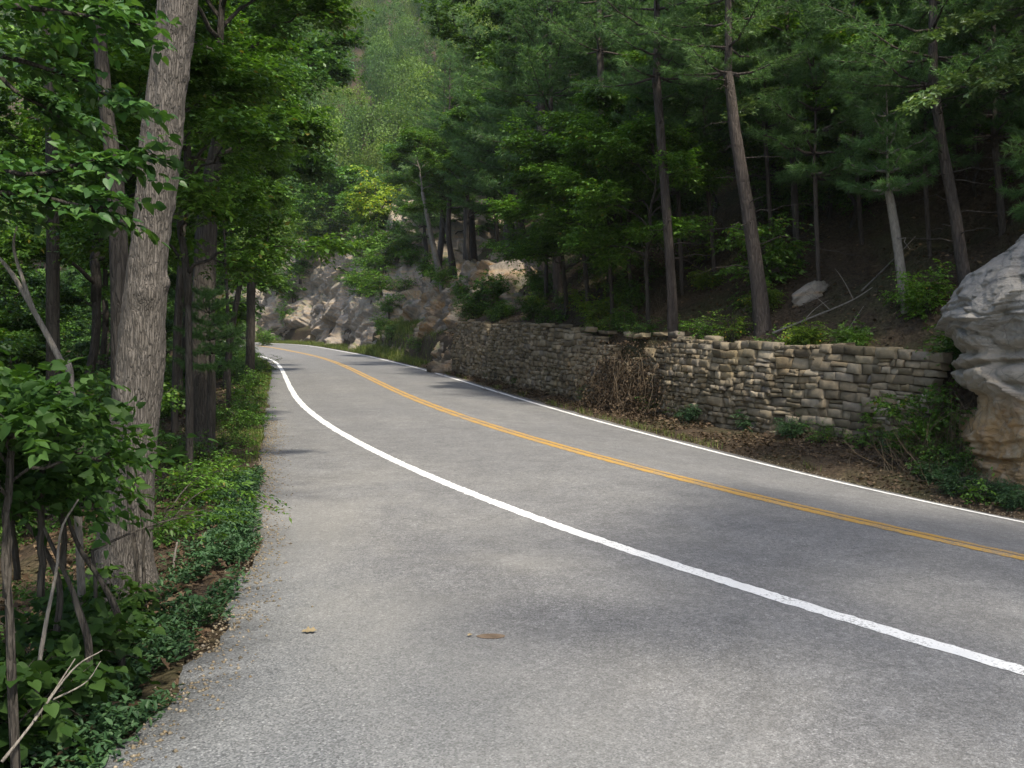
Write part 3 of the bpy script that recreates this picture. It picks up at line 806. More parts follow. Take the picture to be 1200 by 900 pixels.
def pine_crown(seed, R, H, whorls, needle=.11, width=.007, k=14, r0=.10, per=(4, 7), gap=.2, droop=.06, twig=.115, prof_top=.12, bare=0.):
    rng = np.random.default_rng(seed); g = Geo(); O = []; D = []
    n = 12; zt = np.linspace(-.3, H, n)
    stem = np.stack([np.cumsum(rng.normal(0, .012, n)), np.cumsum(rng.normal(0, .012, n)), zt], -1); stem[0, :2] = 0
    g.tube(stem, np.linspace(r0, .012, n), 8, .1, seed)
    for wv in range(whorls):
        f = wv / max(1, whorls - 1); z = f * H * .97
        nb = rng.integers(per[0], per[1]); a0 = rng.uniform(0, 6.28)
        for b in range(nb):
            if rng.random() < gap: continue
            az = a0 + b * 6.283 / nb + rng.normal(0, .2)
            L = R * (1 - f * (1 - prof_top)) * rng.uniform(.6, 1.12) * min(1., .62 + f * 1.6)
            el = rng.uniform(-.08, .18) + f * .55
            d = np.array([math.cos(az) * math.cos(el), math.sin(az) * math.cos(el), math.sin(el)])
            st = np.array([np.interp(z, zt, stem[:, 0]), np.interp(z, zt, stem[:, 1]), z])
            P = curve_pts(st, st + d * L + np.array([0, 0, .10 * L]), (0, 0, -droop * L), 8, .012 * L, rng)
            g.tube(P, np.linspace(.035 * (1 - .5 * f), .006, 8), 5)
            side = np.cross([0, 0, 1], d); side /= np.linalg.norm(side)
            nb2 = int(L / .17) + 3
            for c in range(nb2):
                q = bare + (1 - bare) * (c + rng.uniform(0, .6)) / nb2
                if q > 1: q = 1
                if q < .22: continue
                p = np.array([np.interp(q * 7, range(8), P[:, e]) for e in range(3)])
                sg = 1 if c % 2 else -1
                bl = (L * .34 * (1.12 - q) + .16) * rng.uniform(.6, 1.2)
                bd = unit(d * .75 + side * sg * rng.uniform(.5, 1.) + np.array([0, 0, rng.uniform(-.06, .24)]))
                m = max(2, int(bl / twig) + 1); u = (np.arange(m) + .5) / m
                o = p + bd * bl * u[:, None] + rng.normal(0, .018, (m, 3)) + np.array([0, 0, .06 * bl]) * u[:, None] ** 2
                O.append(o); D.append(np.repeat(bd[None], m, 0) + np.array([0, 0, .18]))
                if bl > .3: g.tube(np.array([p, p + bd * bl]), [.006, .003], 3, cap=False)
            O.append((P[-1])[None]); D.append(d[None])
    O = np.vstack(O); D = unit(np.vstack(D)); M = len(O)
    dirs = unit(D[:, None, :] * .75 + rng.normal(0, .62, (M, k, 3)) + np.array([0, 0, -.02]))
    base = O[:, None, :] + rng.normal(0, .014, (M, k, 3))
    ln = needle * rng.uniform(.7, 1.15, (M, k, 1))
    tip = base + dirs * ln - np.array([0, 0, 1.]) * ln * .10
    sd = unit(np.cross(dirs, rng.normal(0, 1, (M, k, 3)))) * width * .5
    V = np.stack([base - sd, base + sd, tip], 2).reshape(-1, 3)
    T = np.arange(M * k * 3).reshape(-1, 3)
    return g.mesh('limbs', True), mesh_np('crown', V, tris=T)

def bush_mesh(seed, R, H, nspr, leaf, k=8, slen=.35, stems=7, shape=LEAF_OVAL, aspect=.6, flat=.55, up=.5):
    rng = np.random.default_rng(seed); g = Geo(); lv = Geo(); O = []; D = []
    for s_ in range(stems):
        az = s_ * 2.4 + rng.normal(0, .3); rr = R * rng.uniform(.25, .9); hh = H * rng.uniform(.55, 1.05)
        e = np.array([math.cos(az) * rr, math.sin(az) * rr, hh])
        P = curve_pts((rng.normal(0, .05), rng.normal(0, .05), -.12), e, (-e[0] * .25, -e[1] * .25, .1 * hh), 8, .02, rng)
        g.tube(P, np.linspace(.016, .004, 8), 5)
        for b in range(6):
            q = rng.uniform(.22, 1.); p = np.array([np.interp(q * 7, range(8), P[:, c]) for c in range(3)])
            sd = unit(np.array([e[0], e[1], 0]) * .5 + rng.normal(0, .8, 3) * np.array([1, 1, .4]) + np.array([0, 0, .15]))
            sl = R * rng.uniform(.25, .6)
            g.tube(np.array([p, p + sd * sl * .5, p + sd * sl]), [.006, .004, .002], 3)
            m = max(2, nspr // (stems * 6)); u = rng.uniform(.1, 1.05, m)
            O.append(p + sd * sl * u[:, None] + rng.normal(0, .06, (m, 3))); D.append(unit(sd + rng.normal(0, .6, (m, 3))))
    sprays(lv, np.vstack(O), np.vstack(D), rng, k, slen, leaf, aspect, flat, shape, .15)
    return g.mesh('stems', True), lv.mesh('foliage')

LIB = {}
LIB['oak'] = broad_crown(1, 3.8, 7.0, 5200, .15, 20, shape=LEAF_OVAL)
LIB['maple'] = broad_crown(2, 3.1, 6.0, 4300, .14, 18, flat=.35)
LIB['slim'] = broad_crown(3, 2.2, 6.5, 3200, .12, 18, r0=.09, flat=.4)
LIB['sparse'] = broad_crown(9, 3.4, 6.0, 800, .13, 18)
LIB['low'] = broad_crown(4, 2.5, 3.8, 3200, .115, 14, r0=.07, flat=.3, subs=5)
LIB['far_a'] = broad_crown(5, 3.9, 6.5, 2600, .28, 18, k=7, slen=.8, subs=5)
LIB['far_b'] = broad_crown(6, 3.5, 7.5, 2600, .26, 18, k=7, slen=.75, subs=5)
LIB['far_c'] = broad_crown(8, 4.5, 6.0, 2500, .30, 17, k=7, slen=.9, subs=5)
LIB['pine'] = pine_crown(1, 3.4, 8.0, 15, k=20, needle=.15, width=.015, gap=.12)
LIB['pine_b'] = pine_crown(2, 3.1, 7.0, 13, k=20, needle=.15, width=.015, gap=.12)
LIB['pine_wide'] = pine_crown(3, 4.4, 9.0, 16, needle=.20, width=.022, k=18, twig=.12, gap=.08)
LIB['pine_young'] = pine_crown(4, 1.5, 2.0, 6, needle=.16, k=26, width=.013, r0=.03, per=(5, 8), gap=.05, twig=.08, prof_top=.35)
LIB['pine_far'] = pine_crown(5, 3.0, 8.5, 15, needle=.28, width=.035, k=10, twig=.22, gap=.08)
BUSH = {}
BUSH['round'] = bush_mesh(1, .95, 1.25, 420, .085)
BUSH['loose'] = bush_mesh(2, 1.15, 1.7, 380, .10, shape=LEAF_OVAL, stems=6)
BUSH['small'] = bush_mesh(3, .55, .6, 170, .065, stems=6)
BUSH['seedling'] = bush_mesh(4, .32, .38, 44, .07, k=6, slen=.18, stems=4)
BUSH['vine'] = bush_mesh(5, .75, .95, 130, .135, k=6, slen=.4, stems=6, shape=LEAF_HEART, aspect=.95, flat=.5)
BUSH['long'] = bush_mesh(6, .7, .75, 240, .10, k=9, slen=.4, shape=LEAF_LONG, aspect=.33, stems=8)

LEAFMAT = {'pine': NEEDLE, 'pine_b': NEEDLE, 'pine_wide': NEEDLE, 'pine_young': NEEDLE, 'pine_far': NEEDLE,
           'oak': GREEN_A, 'maple': GREEN_A, 'slim': GREEN_C, 'sparse': GREEN_A, 'low': GREEN_A, 'far_a': GREEN_A, 'far_b': GREEN_B, 'far_c': GREEN_C}

def tree(name, base, pts, rad, crown, label, cat='tree', group=None, bark=BARK_DARK, leafmat=None, scale=1., rz=0., n=10, rough=.1, seed=1, col=(1, 1, 1), smooth_n=24, crown_off=None, extra=None, tilt=(0, 0)):
    """pts: trunk centre line relative to base; the crown sits on the last point"""
    root = empty(name, base); tag(root, label, cat, group)
    g = Geo(); P = spline(pts, smooth_n); R = np.interp(np.linspace(0, 1, smooth_n), np.linspace(0, 1, len(rad)), rad)
    P = np.vstack([P[:1] - np.array([0, 0, .35]), P]); R = np.concatenate([[R[0] * 1.35], R])
    g.tube(P, R, n, rough, seed)
    if extra: extra(g)
    link('trunk', g.mesh('trunk', True), bark, root)
    if crown:
        lm, cm = LIB[crown] if isinstance(crown, str) else crown
        off = np.array(pts[-1]) if crown_off is None else np.array(crown_off)
        a = link('limbs', with_mat(lm, bark), [], root, off); c = link('crown', with_mat(cm, leafmat or LEAFMAT[crown]), [], root, off)
        for q in (a, c): q.rotation_euler = (tilt[0], tilt[1], rz); q.scale = (scale,) * 3
        c.color = (*col, 1)
    return root

_mm = {}
def with_mat(me, mat):
    k = (me.name, mat.name)
    if k not in _mm:
        if len(me.materials) and me.materials[0] != mat:
            c = me.copy(); c.materials.clear()
        else: c = me
        if not len(c.materials): c.materials.append(mat)
        _mm[k] = c
    return _mm[k]

_protos = {}
def filler(kind, loc, label, group, trunk_h, r, scale=1., rz=None, col=(1, 1, 1), bark=BARK_DARK, name='broadleaf_tree', tilt=(0, 0)):
    """copies of one tree per kind: trunk, limbs, crown share their meshes"""
    rz = random.uniform(0, 6.28) if rz is None else rz
    key = (kind, trunk_h, label)
    if key not in _protos:
        pts = [(0, 0, 0), (.12, .05, trunk_h * .35), (-.06, .08, trunk_h * .7), (0, 0, trunk_h)]
        root = tree(name, (0, 0, 0), pts, [r * 1.25, r, r * .9, r * .8], kind, label, 'tree', group, bark)
        _protos[key] = root; root.location = loc; root.rotation_euler = (tilt[0], tilt[1], rz); root.scale = (scale,) * 3
    else:
        root = dup(_protos[key], loc, rz, scale, tilt)
    tint(root, col)
    return root

_bp = {}
def bush(kind, loc, label, group=None, scale=1., rz=None, mat=GREEN_A, col=(1, 1, 1), name='shrub', cat='shrub', tilt=(0, 0)):
    rz = random.uniform(0, 6.28) if rz is None else rz
    key = (kind, mat.name, name)
    if key not in _bp:
        root = empty(name, loc); st, fo = BUSH[kind]
        link('stems', with_mat(st, BARK_DARK), [], root); link('foliage', with_mat(fo, mat), [], root)
        _bp[key] = root; root.rotation_euler = (tilt[0], tilt[1], rz); root.scale = (scale,) * 3
    else:
        root = dup(_bp[key], loc, rz, scale, tilt)
        for q in ('group',):
            if q in root: del root[q]
    tag(root, label, cat, group)
    tint(root, col)
    return root
# ==== PART3 ====
# ==================================================================== NEAR TREES ON THE LEFT
def px_path(pix, d, dd=0):
    n = len(pix)
    return np.array([at(p[0], p[1], d + dd * i / max(1, n - 1)) for i, p in enumerate(pix)]), [p[2] / F_PX * d / 2 for p in pix]

def traced(name, pix, d, crown, label, dd=0, group=None, bark=BARK_DARK, crown_at=None, cat='tree', **kw):
    if d is None: d = hit(pix[0][0], pix[0][1])[1]
    P, r = px_path(pix, d, dd)
    base = P[0].copy(); base[2] = drop(base[0], base[1]) if kw.pop('ground', True) else base[2]
    P = np.vstack([base[None], P[P[:, 2] > base[2] + .25]]); r = r[:1] + r[-(len(P) - 1):]
    co = None if crown_at is None else np.array(crown_at) - base
    return tree(name, base, P - base, r, crown, label, cat, group, bark, crown_off=co, **kw)

def big_oak():
    pix = [(141, 712, 62), (146, 650, 54), (150, 600, 53), (157, 500, 52), (163, 430, 51), (172, 330, 45), (183, 230, 43), (195, 120, 43), (206, 10, 44), (220, -150, 42), (240, -330, 40)]
    d = 8.6; P, r = px_path(pix, d)
    base = P[0].copy(); base[2] = drop(base[0], base[1])
    P = np.vstack([base[None] - [0, 0, .3], P[P[:, 2] > base[2] + .2]]); r = [r[0] * 1.25] + r[-(len(P) - 1):]
    root = empty('oak_tree', base)
    tag(root, 'large grey barked tree trunk with two knots, leaning over the bank in the left foreground', 'tree')
    m, n = 420, 84
    C = spline(P, m) - base; R = np.interp(np.linspace(0, 1, m), np.linspace(0, 1, len(r)), r)
    tg = unit(np.gradient(C, axis=0)); a = unit(np.cross(tg, [0., 1, 0])); b = np.cross(tg, a)
    ph = np.arange(n) / n * 2 * PI
    rim = np.cos(ph)[None, :, None] * a[:, None] + np.sin(ph)[None, :, None] * b[:, None]
    Q = C[:, None] + rim * R[:, None, None]
    w = Q + .05 * np.stack([vnoise(Q * 5, 1), vnoise(Q * 5, 2), vnoise(Q * 5, 3)], -1)
    ridge = 1 - np.abs(vnoise(w * np.array([17, 17, 3.6]), 4)) * 2
    plate = vnoise(w * np.array([30, 30, 9]), 6)
    h = .011 * ridge + .006 * plate + .02 * fbm(Q * np.array([3, 3, 1.]), 3, 8)
    flare = .10 * np.exp(-np.maximum(C[:, 2:3], 0) / .35) * (1 + .5 * np.cos(ph[None] * 4 + .6))
    h = h + flare
    for (kx, ky, sz) in ((181, 317, .045), (173, 343, .06), (205, 25, .06)):
        k = at(kx, ky, d - .19) - base; dist = np.linalg.norm(Q - k, axis=-1)
        h = h + .050 * np.exp(-(dist / (sz * 1.3)) ** 2) - .045 * np.exp(-(dist / (sz * .55)) ** 2)
    k = at(198, 332, d) - base; dist = np.linalg.norm(Q - k, axis=-1); h = h + .05 * np.exp(-(dist / .06) ** 2)
    V = (Q + rim * h[..., None]).reshape(-1, 3)
    i = np.arange(m - 1)[:, None] * n; j = np.arange(n)[None]; j2 = (j + 1) % n
    link('trunk', mesh_np('trunk', V, quads=np.stack([i + j, i + n + j, i + n + j2, i + j2], -1).reshape(-1, 4), smooth=True), BARK_OAK, root)
    off = C[-1]
    link('limbs', with_mat(LIB['sparse'][0], BARK_OAK), [], root, off); link('crown', with_mat(LIB['sparse'][1], GREEN_A), [], root, off)
big_oak()

def stub(p0, p1, p2, d, w):
    def f(g): pass
    return f
traced('broadleaf_tree', [(146, 560, 24), (142, 420, 24), (140, 320, 22), (136, 230, 20), (125, 130, 17), (117, 40, 15), (108, -90, 13)], 11., 'maple',
       'dark slender trunk rising just left of the large knotted trunk', rough=.15, rz=1.)
traced('broadleaf_tree', [(64, 520, 18), (62, 400, 16), (62, 300, 15), (60, 150, 13), (56, 20, 12), (52, -60, 10)], 16., 'oak',
       'straight dark trunk deep in the woods at the left edge', rz=2.)
traced('broadleaf_tree', [(238, 470, 28), (238, 400, 26), (239, 330, 26), (243, 260, 24), (250, 190, 19)], 19., 'maple',
       'thick dark trunk in shade right of the large knotted trunk', rz=.4, scale=.9)
traced('broadleaf_tree', [(293, 446, 11), (293.5, 400, 10), (294, 350, 10), (296, 245, 9)], 39., 'maple',
       'thin straight tree at the road edge where the white line bends away', rz=2.2, scale=1.45, leafmat=GREEN_C)
traced('broadleaf_tree', [(266, 436, 8), (272, 385, 7), (282, 330, 6), (296, 270, 5)], 36., 'low',
       'slanting sapling beside the thin straight tree', rz=.2, scale=.7)

traced('broadleaf_tree', [(222, 470, 9), (221, 400, 8), (220, 330, 7)], 14.5, 'low', 'small tree with sunlit leaf clusters between the large knotted trunk and the thick dark trunk', scale=.85, rz=.7)
traced('pine_tree', [(246, 452, 6), (246, 440, 5), (246, 430, 5)], 17.5, 'pine_young', 'bushy little pine at the foot of the thick dark trunk', scale=.62, rz=.7)
traced('broadleaf_tree', [(205, 470, 8), (207, 380, 7), (212, 300, 6), (220, 225, 5)], 24., 'maple', 'leafy tree filling the gap right of the large knotted trunk', scale=.85, rz=2.7)
def dead_pole():
    d = 24.; P, r = px_path([(268, 450, 8), (267, 380, 7), (265, 320, 5), (262, 255, 3)], d)
    base = P[0].copy(); base[2] = drop(base[0], base[1])
    root = empty('dead_pine', base); tag(root, 'dead pole of a small pine with short bare twigs on the left verge', 'tree')
    g = Geo(); C = spline(P, 16) - base; C[0, 2] = -.2; g.tube(C, np.linspace(.06, .02, 16), 7, .1)
    rng = np.random.default_rng(3)
    tw_ = Geo()
    for k in range(26):
        q = rng.uniform(.25, 1); p = np.array([np.interp(q * 15, range(16), C[:, c]) for c in range(3)]); az = rng.uniform(0, 6.28); L = rng.uniform(.3, .8) * (1.2 - q * .6)
        tw_.tube(curve_pts(p, p + np.array([math.cos(az), math.sin(az), rng.uniform(-.15, .15)]) * L, (0, 0, .03), 5, .02, rng), np.linspace(.010, .003, 5), 4)
    link('trunk', g.mesh('trunk', True), BARK_DARK, root); link('twigs', tw_.mesh('twigs', True), BARK_DARK, root)
dead_pole()

def sprig_tree(name, base, stems, limbs, label, cat='sapling', leaf=.09, k=8, slen=.4, dens=16, shape=LEAF_OVAL, aspect=.6, mat=GREEN_A, bark=BARK_DARK, seed=1, flat=.4, spread=.5, droop=.15, jit=.05, bare=.15):
    """stems/limbs: lists of (points (n,3) world, r0, r1); leaves grow along the limbs"""
    rng = np.random.default_rng(seed); root = empty(name, base); tag(root, label, cat); g = Geo(); lv = Geo(); O = []; D = []
    for P, ra, rb in stems + limbs:
        C = spline(np.asarray(P) - base, 14); g.tube(C, np.linspace(ra, rb, 14), 7, .12, seed)
    for P, ra, rb in limbs:
        C = spline(np.asarray(P) - base, 30); L = np.linalg.norm(np.diff(C, axis=0), axis=1).sum()
        m = max(4, int(dens * L)); q = rng.uniform(bare, 1.0, m) * 29
        o = np.stack([np.interp(q, range(30), C[:, c]) for c in range(3)], -1); tg = unit(np.gradient(C, axis=0))
        t_ = np.stack([np.interp(q, range(30), tg[:, c]) for c in range(3)], -1)
        sd = unit(np.cross(t_, [0, 0, 1.])) * rng.choice([-1, 1], m)[:, None]
        O.append(o + rng.normal(0, jit, (m, 3))); D.append(unit(t_ * .7 + sd * rng.uniform(0, 1.1, m)[:, None] + rng.normal(0, spread * .4, (m, 3))))
    link('stems', g.mesh('stems', True), bark, root)
    if O:
        sprays(lv, np.vstack(O), np.vstack(D), rng, k, slen, leaf, aspect, flat, shape, droop)
        link('foliage', lv.mesh('foliage'), mat, root)
    return root

def pxs(pts, d, dd=0): return [at(x, y, d + dd * i) for i, (x, y) in enumerate(pts)]
def grounded(px, d): return col_at(px, d)

# low hanging branches of a tree rooted out of frame on the left
b = grounded(-120, 6.6)
sprig_tree('broadleaf_tree', b, [([b - [0, 0, .3], b + [0, 0, 1.6], b + [.1, .1, 3.4], b + [.25, .2, 6.5]], .11, .06)],
           [(np.vstack([[b + [.1, .1, 3.3]], pxs([(-60, 200), (40, 205), (110, 188), (172, 184)], 6.3)]), .03, .005),
            (np.vstack([[b + [.1, .1, 3.2]], pxs([(-40, 235), (30, 228), (90, 240), (132, 244)], 6.1)]), .025, .005),
            (np.vstack([[b + [.2, .1, 4.4]], pxs([(-60, 60), (20, 70), (90, 95), (140, 120)], 6.6)]), .03, .005),
            (np.vstack([[b + [.2, .1, 5.0]], pxs([(-50, 0), (40, 10), (110, 20), (168, 30)], 6.4)]), .03, .005),
            (np.vstack([[b + [.2, .1, 4.8]], pxs([(-50, 30), (10, 100), (60, 130), (100, 160)], 7.2)]), .03, .005)],
           'tree with low leafy branches reaching in from the left edge across the large trunk', 'tree', leaf=.078, aspect=.72, slen=.34, dens=32, seed=3, flat=.35, shape=LEAF_HEART, mat=GREEN_C)

# the big-leaved vine-draped saplings in the lower left corner
LIB['vine'] = broad_crown(31, .42, .46, 240, .072, 9, k=7, slen=.32, r0=.018, shape=LEAF_HEART, subs=4, flat=.55, droop=.25)
LIB['vine_b'] = broad_crown(32, .34, .38, 170, .072, 8, k=7, slen=.3, r0=.018, shape=LEAF_HEART, subs=4, flat=.55, droop=.25)
def vine_sapling(pix, d, crown, label, bark=BARK_DARK, **kw):
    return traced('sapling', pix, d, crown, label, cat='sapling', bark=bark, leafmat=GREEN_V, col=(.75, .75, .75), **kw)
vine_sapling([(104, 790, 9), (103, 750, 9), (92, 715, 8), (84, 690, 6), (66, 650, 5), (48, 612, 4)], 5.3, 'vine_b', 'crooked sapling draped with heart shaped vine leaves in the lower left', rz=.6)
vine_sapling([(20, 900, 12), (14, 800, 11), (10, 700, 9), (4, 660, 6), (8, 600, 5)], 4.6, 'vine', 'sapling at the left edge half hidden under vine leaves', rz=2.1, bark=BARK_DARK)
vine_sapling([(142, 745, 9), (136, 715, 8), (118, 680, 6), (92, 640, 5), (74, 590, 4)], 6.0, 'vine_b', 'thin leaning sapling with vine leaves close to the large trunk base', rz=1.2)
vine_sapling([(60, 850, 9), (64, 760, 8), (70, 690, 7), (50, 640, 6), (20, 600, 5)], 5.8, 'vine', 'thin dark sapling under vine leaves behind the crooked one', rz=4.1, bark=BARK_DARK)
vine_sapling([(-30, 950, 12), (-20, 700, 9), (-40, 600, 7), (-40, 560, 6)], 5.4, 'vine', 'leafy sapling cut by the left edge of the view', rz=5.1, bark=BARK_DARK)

def bare_branch(name, label, paths, mat, cat='branch', ground=None):
    P0 = np.asarray(paths[0][0][0]); root_g = Geo()
    for P, ra, rb in paths:
        C = spline(np.asarray(P) - P0, 18); root_g.tube(C, np.linspace(ra, rb, 18), 6, .15, 5)
    o = link(name, root_g.mesh(name, True), mat, loc=P0); return tag(o, label, cat)
for px, py, d, sc in ((20, 700, 5.2, .55), (60, 690, 5.6, .6), (110, 660, 6.4, .5), (-10, 640, 4.9, .6), (130, 640, 7.0, .5), (80, 760, 5.4, .35)):
    p = at(px, py, d); p[2] = drop(p[0], p[1])
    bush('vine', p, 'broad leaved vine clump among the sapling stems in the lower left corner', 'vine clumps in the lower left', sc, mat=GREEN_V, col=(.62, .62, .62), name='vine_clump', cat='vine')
bare_branch('bare_branch', 'bare pale grey branch forking upward at the left edge', [
    (np.vstack([[col_at(100, 6.9) - [0, 0, .1]], pxs([(84, 460), (72, 425), (40, 365), (10, 315), (-20, 285)], 6.6)]), .028, .012),
    (pxs([(40, 365), (26, 325), (16, 290), (20, 265)], 6.6), .016, .006)], DEADWOOD)
bare_branch('dead_branch', 'broken grey twigs lying on the bank in the lower left corner', [
    (pxs([(2, 893), (36, 850), (85, 785), (120, 762)], 4.5, .12), .008, .003), (pxs([(40, 845), (60, 815), (88, 772)], 4.62, .1), .007, .003), (pxs([(62, 820), (100, 800), (118, 775)], 4.75, .1), .005, .002)], BARK_PALE)
bare_branch('bare_branch', 'pale bare stem curving up through the vine leaves', [
    (np.vstack([[col_at(40, 5.0) - [0, 0, .1]], pxs([(44, 800), (54, 730), (66, 670), (72, 620), (92, 585)], 5.0)]), .014, .005)], DEADWOOD)
bare_branch('dead_stick', 'short bleached stick standing in the leaf litter by the big trunk', [
    (np.vstack([[hit(202, 668) - [0, 0, .08]], [hit(202, 668) + [.02, 0, .13]], [hit(202, 668) + [.04, .02, .26]]]), .014, .010)], DEADWOOD)
# slender twin stems in front of the large trunk and a fine-leaved spray over the ground cover
b = col_at(163, 7.4)
sprig_tree('sapling', b, [([b - [0, 0, .1]] + pxs([(160, 660), (152, 600), (150, 540)], 7.4), .022, .012), ([b + [.06, 0, -.1]] + pxs([(168, 660), (168, 620), (160, 560)], 7.4), .016, .008)],
           [(pxs([(152, 600), (160, 560), (175, 555)], 7.4), .008, .003), (pxs([(150, 545), (140, 520), (150, 500)], 7.4), .008, .003)],
           'twin stemmed sapling standing against the foot of the large trunk', leaf=.075, dens=14, seed=5, slen=.25, k=6)
b = col_at(110, 6.4)
sprig_tree('sapling', b, [([b - [0, 0, .1]] + pxs([(112, 690), (108, 645)], 6.4), .014, .011)],
           [(pxs([(108, 645), (160, 622), (205, 608), (246, 603)], 6.4, .2), .009, .003), (pxs([(200, 610), (230, 580), (262, 570), (298, 588)], 6.9, .15), .006, .002),
            (pxs([(190, 612), (215, 575), (240, 556), (285, 548)], 6.9, .3), .006, .002), (pxs([(205, 608), (235, 598), (270, 596)], 6.9, .2), .005, .002)],
           'arching sapling with fine leaflets hanging over the pavement edge', leaf=.052, aspect=.42, k=12, slen=.32, dens=26, seed=8, flat=.25, droop=.2, bare=.35)

# ==================================================================== RIGHT SLOPE TREES
def pine_extra(P, rng, n=7, side=None):
    def f(g):
        m = len(P)
        for k in range(n):
            q = rng.uniform(.3, 1); p = np.array([np.interp(q * (m - 1), range(m), np.asarray(P)[:, c]) for c in range(3)])
            az = rng.uniform(0, 6.28); L = rng.uniform(.4, 1.6)
            g.tube(curve_pts(p, p + np.array([math.cos(az), math.sin(az), rng.uniform(-.35, .2)]) * L, (0, 0, .06 * L), 7, .03, rng), np.linspace(.014, .003, 7), 4)
    return f
def pine(pix, d, crown, label, cscale=1., n=15, **kw):
    d = hit(pix[0][0], pix[0][1])[1]; P, r = px_path(pix, d); base = P[0].copy(); base[2] = drop(base[0], base[1])
    P = np.vstack([base[None], P[P[:, 2] > base[2] + .25]]) - base; r = r[:1] + r[-(len(P) - 1):]
    return tree('pine_tree', base, P, r, crown, label, 'tree', None, kw.pop('bark', BARK_PINE), scale=cscale, extra=pine_extra(P, np.random.default_rng(int(pix[0][0])), n), **kw)
pine([(789, 396, 13), (786, 320, 11), (779, 220, 11), (769, 90, 10)], 22.5, 'pine', 'slim straight pine just above the middle of the stone wall', rz=.5)
pine([(894, 388, 22), (890, 345, 18), (880, 270, 16), (864, 170, 14), (853, 85, 11)], 19.5, 'pine_b', 'stouter dark pine trunk leaning left above the stone wall', rz=1.3)
pine([(1062, 362, 12), (1055, 310, 11), (1046, 250, 10), (1043, 232, 9), (1040, 222, 8)], 18.0, 'pine_young', 'young pine with soft green plumes on a thin pale trunk above the wall end', cscale=.95, rz=.3, bark=BARK_PALE, n=3)
pine([(1134, 345, 16), (1128, 310, 14), (1118, 245, 13), (1104, 170, 12), (1094, 100, 11)], 18.6, 'pine', 'dark pine trunk leaning left behind the layered boulder', rz=2.6)
pine([(600, 345, 12), (599, 300, 11), (597, 250, 10)], 37., 'pine_wide', 'broad white pine with drooping feathery layers above the wall\'s far end', rz=.9, cscale=1.2)
pine([(655, 350, 12), (652, 300, 11), (648, 240, 10), (645, 190, 9)], 33., 'pine_wide', 'tall feathery pine standing right of the broad layered one', rz=2.9, cscale=1.05)
pine([(557, 330, 10), (553, 270, 8), (549, 200, 8)], 47., 'pine_wide', 'sunlit feathery pine behind the leaning birch like stems', rz=4.2, cscale=1.15)
pine([(715, 330, 9), (712, 250, 9), (706, 150, 8), (703, 60, 8)], 31., 'pine', 'slender pine half hidden by bushes left of the slim straight pine', rz=4.2)
pine([(838, 330, 5), (832, 250, 5), (826, 175, 5)], 0, 'pine_wide', 'shaded pine with low layered boughs between the slim pine and the stout leaning pine', rz=.2, cscale=.8, n=4)
pine([(905, 300, 5), (900, 210, 5), (896, 150, 5)], 0, 'pine_wide', 'shaded pine with drooping boughs right of the stout leaning pine', rz=1.7, cscale=.85, n=4)
pine([(1010, 285, 5), (1004, 200, 5), (1000, 140, 5)], 0, 'pine_wide', 'shaded pine with feathery boughs behind the young pine', rz=3.7, cscale=.75, n=4)
pine([(1175, 270, 8), (1170, 210, 8), (1165, 160, 7)], 0, 'pine_wide', 'shaded pine with low boughs above the layered boulder', rz=5.7, cscale=.75, n=4)
pine([(800, 345, 5), (797, 290, 5), (795, 225, 5)], 0, 'pine_young', 'low bushy pine right of the slim straight pine', rz=.9, cscale=1.2, n=2)
pine([(960, 335, 5), (957, 270, 5), (955, 205, 5)], 0, 'pine_young', 'low bushy pine in deep shade left of the young pine', rz=2.9, cscale=1.3, n=2)
pine([(1090, 300, 5), (1086, 245, 5), (1084, 190, 5)], 0, 'pine_young', 'low bushy pine between the young pine and the trunk behind the boulder', rz=4.9, cscale=1.3, n=2)
pine([(735, 300, 8), (732, 220, 8), (730, 150, 7)], 0, 'pine_wide', 'dense pine with layered boughs just left of the slim straight pine', rz=2.7, cscale=.9, n=4)
traced('broadleaf_tree', [(524, 372, 9), (517, 330, 8), (506, 280, 6), (495, 225, 4)], None, 'low', 'leaning pale stemmed tree rooted on the ochre outcrop', bark=BARK_PALE, scale=.9, rz=1.)
traced('broadleaf_tree', [(537, 352, 6), (530, 300, 5), (518, 250, 4)], None, 'low', 'thin dark leaning stem behind the pale stemmed tree', scale=.85, rz=2.)
traced('broadleaf_tree', [(690, 372, 6), (688, 340, 5), (686, 312, 5)], None, 'low', 'bright leafy young tree above the tumbled part of the wall', scale=1.05, rz=.3)
traced('broadleaf_tree', [(742, 360, 6), (738, 320, 5), (735, 285, 5)], None, 'low', 'leafy young tree left of the slim straight pine', scale=1.1, rz=2.3)
for q_, (x_, y_, l_) in enumerate(((664, 374, 'bright leafy young tree rising just behind the far half of the wall'), (718, 380, 'bright green bushy tree right behind the brown brush heap'), (760, 384, 'leafy young tree touching the slim straight pine on its left side'))):
    traced('broadleaf_tree', [(x_, y_, 5), (x_ - 1, y_ - 30, 5), (x_ - 3, y_ - 52 - 12 * q_, 4)], None, 'low', l_, scale=.9, rz=1.1 + q_, col=(1.25, 1.25, 1.1))
traced('broadleaf_tree', [(640, 352, 5), (640, 320, 5), (640, 300, 4)], None, 'low', 'low leafy tree behind the leaning standing stone', scale=.9, rz=3.3)
def oak_spray(base, trunk, limbs, label, seed):
    sprig_tree('oak_tree', base, [(np.vstack([[base - [0, 0, .2]], trunk]), .09, .05)], [(l, .03, .004) for l in limbs], label, 'tree', leaf=.12, aspect=.5, k=9, slen=.42, dens=30, shape=LEAF_LOBED, mat=GREEN_W, seed=seed, flat=.35, droop=.3, bare=.3)
b = hit(1290, 250) if hit(1290, 250) is not None else col_at(1290, 16)
d_ = b[1]
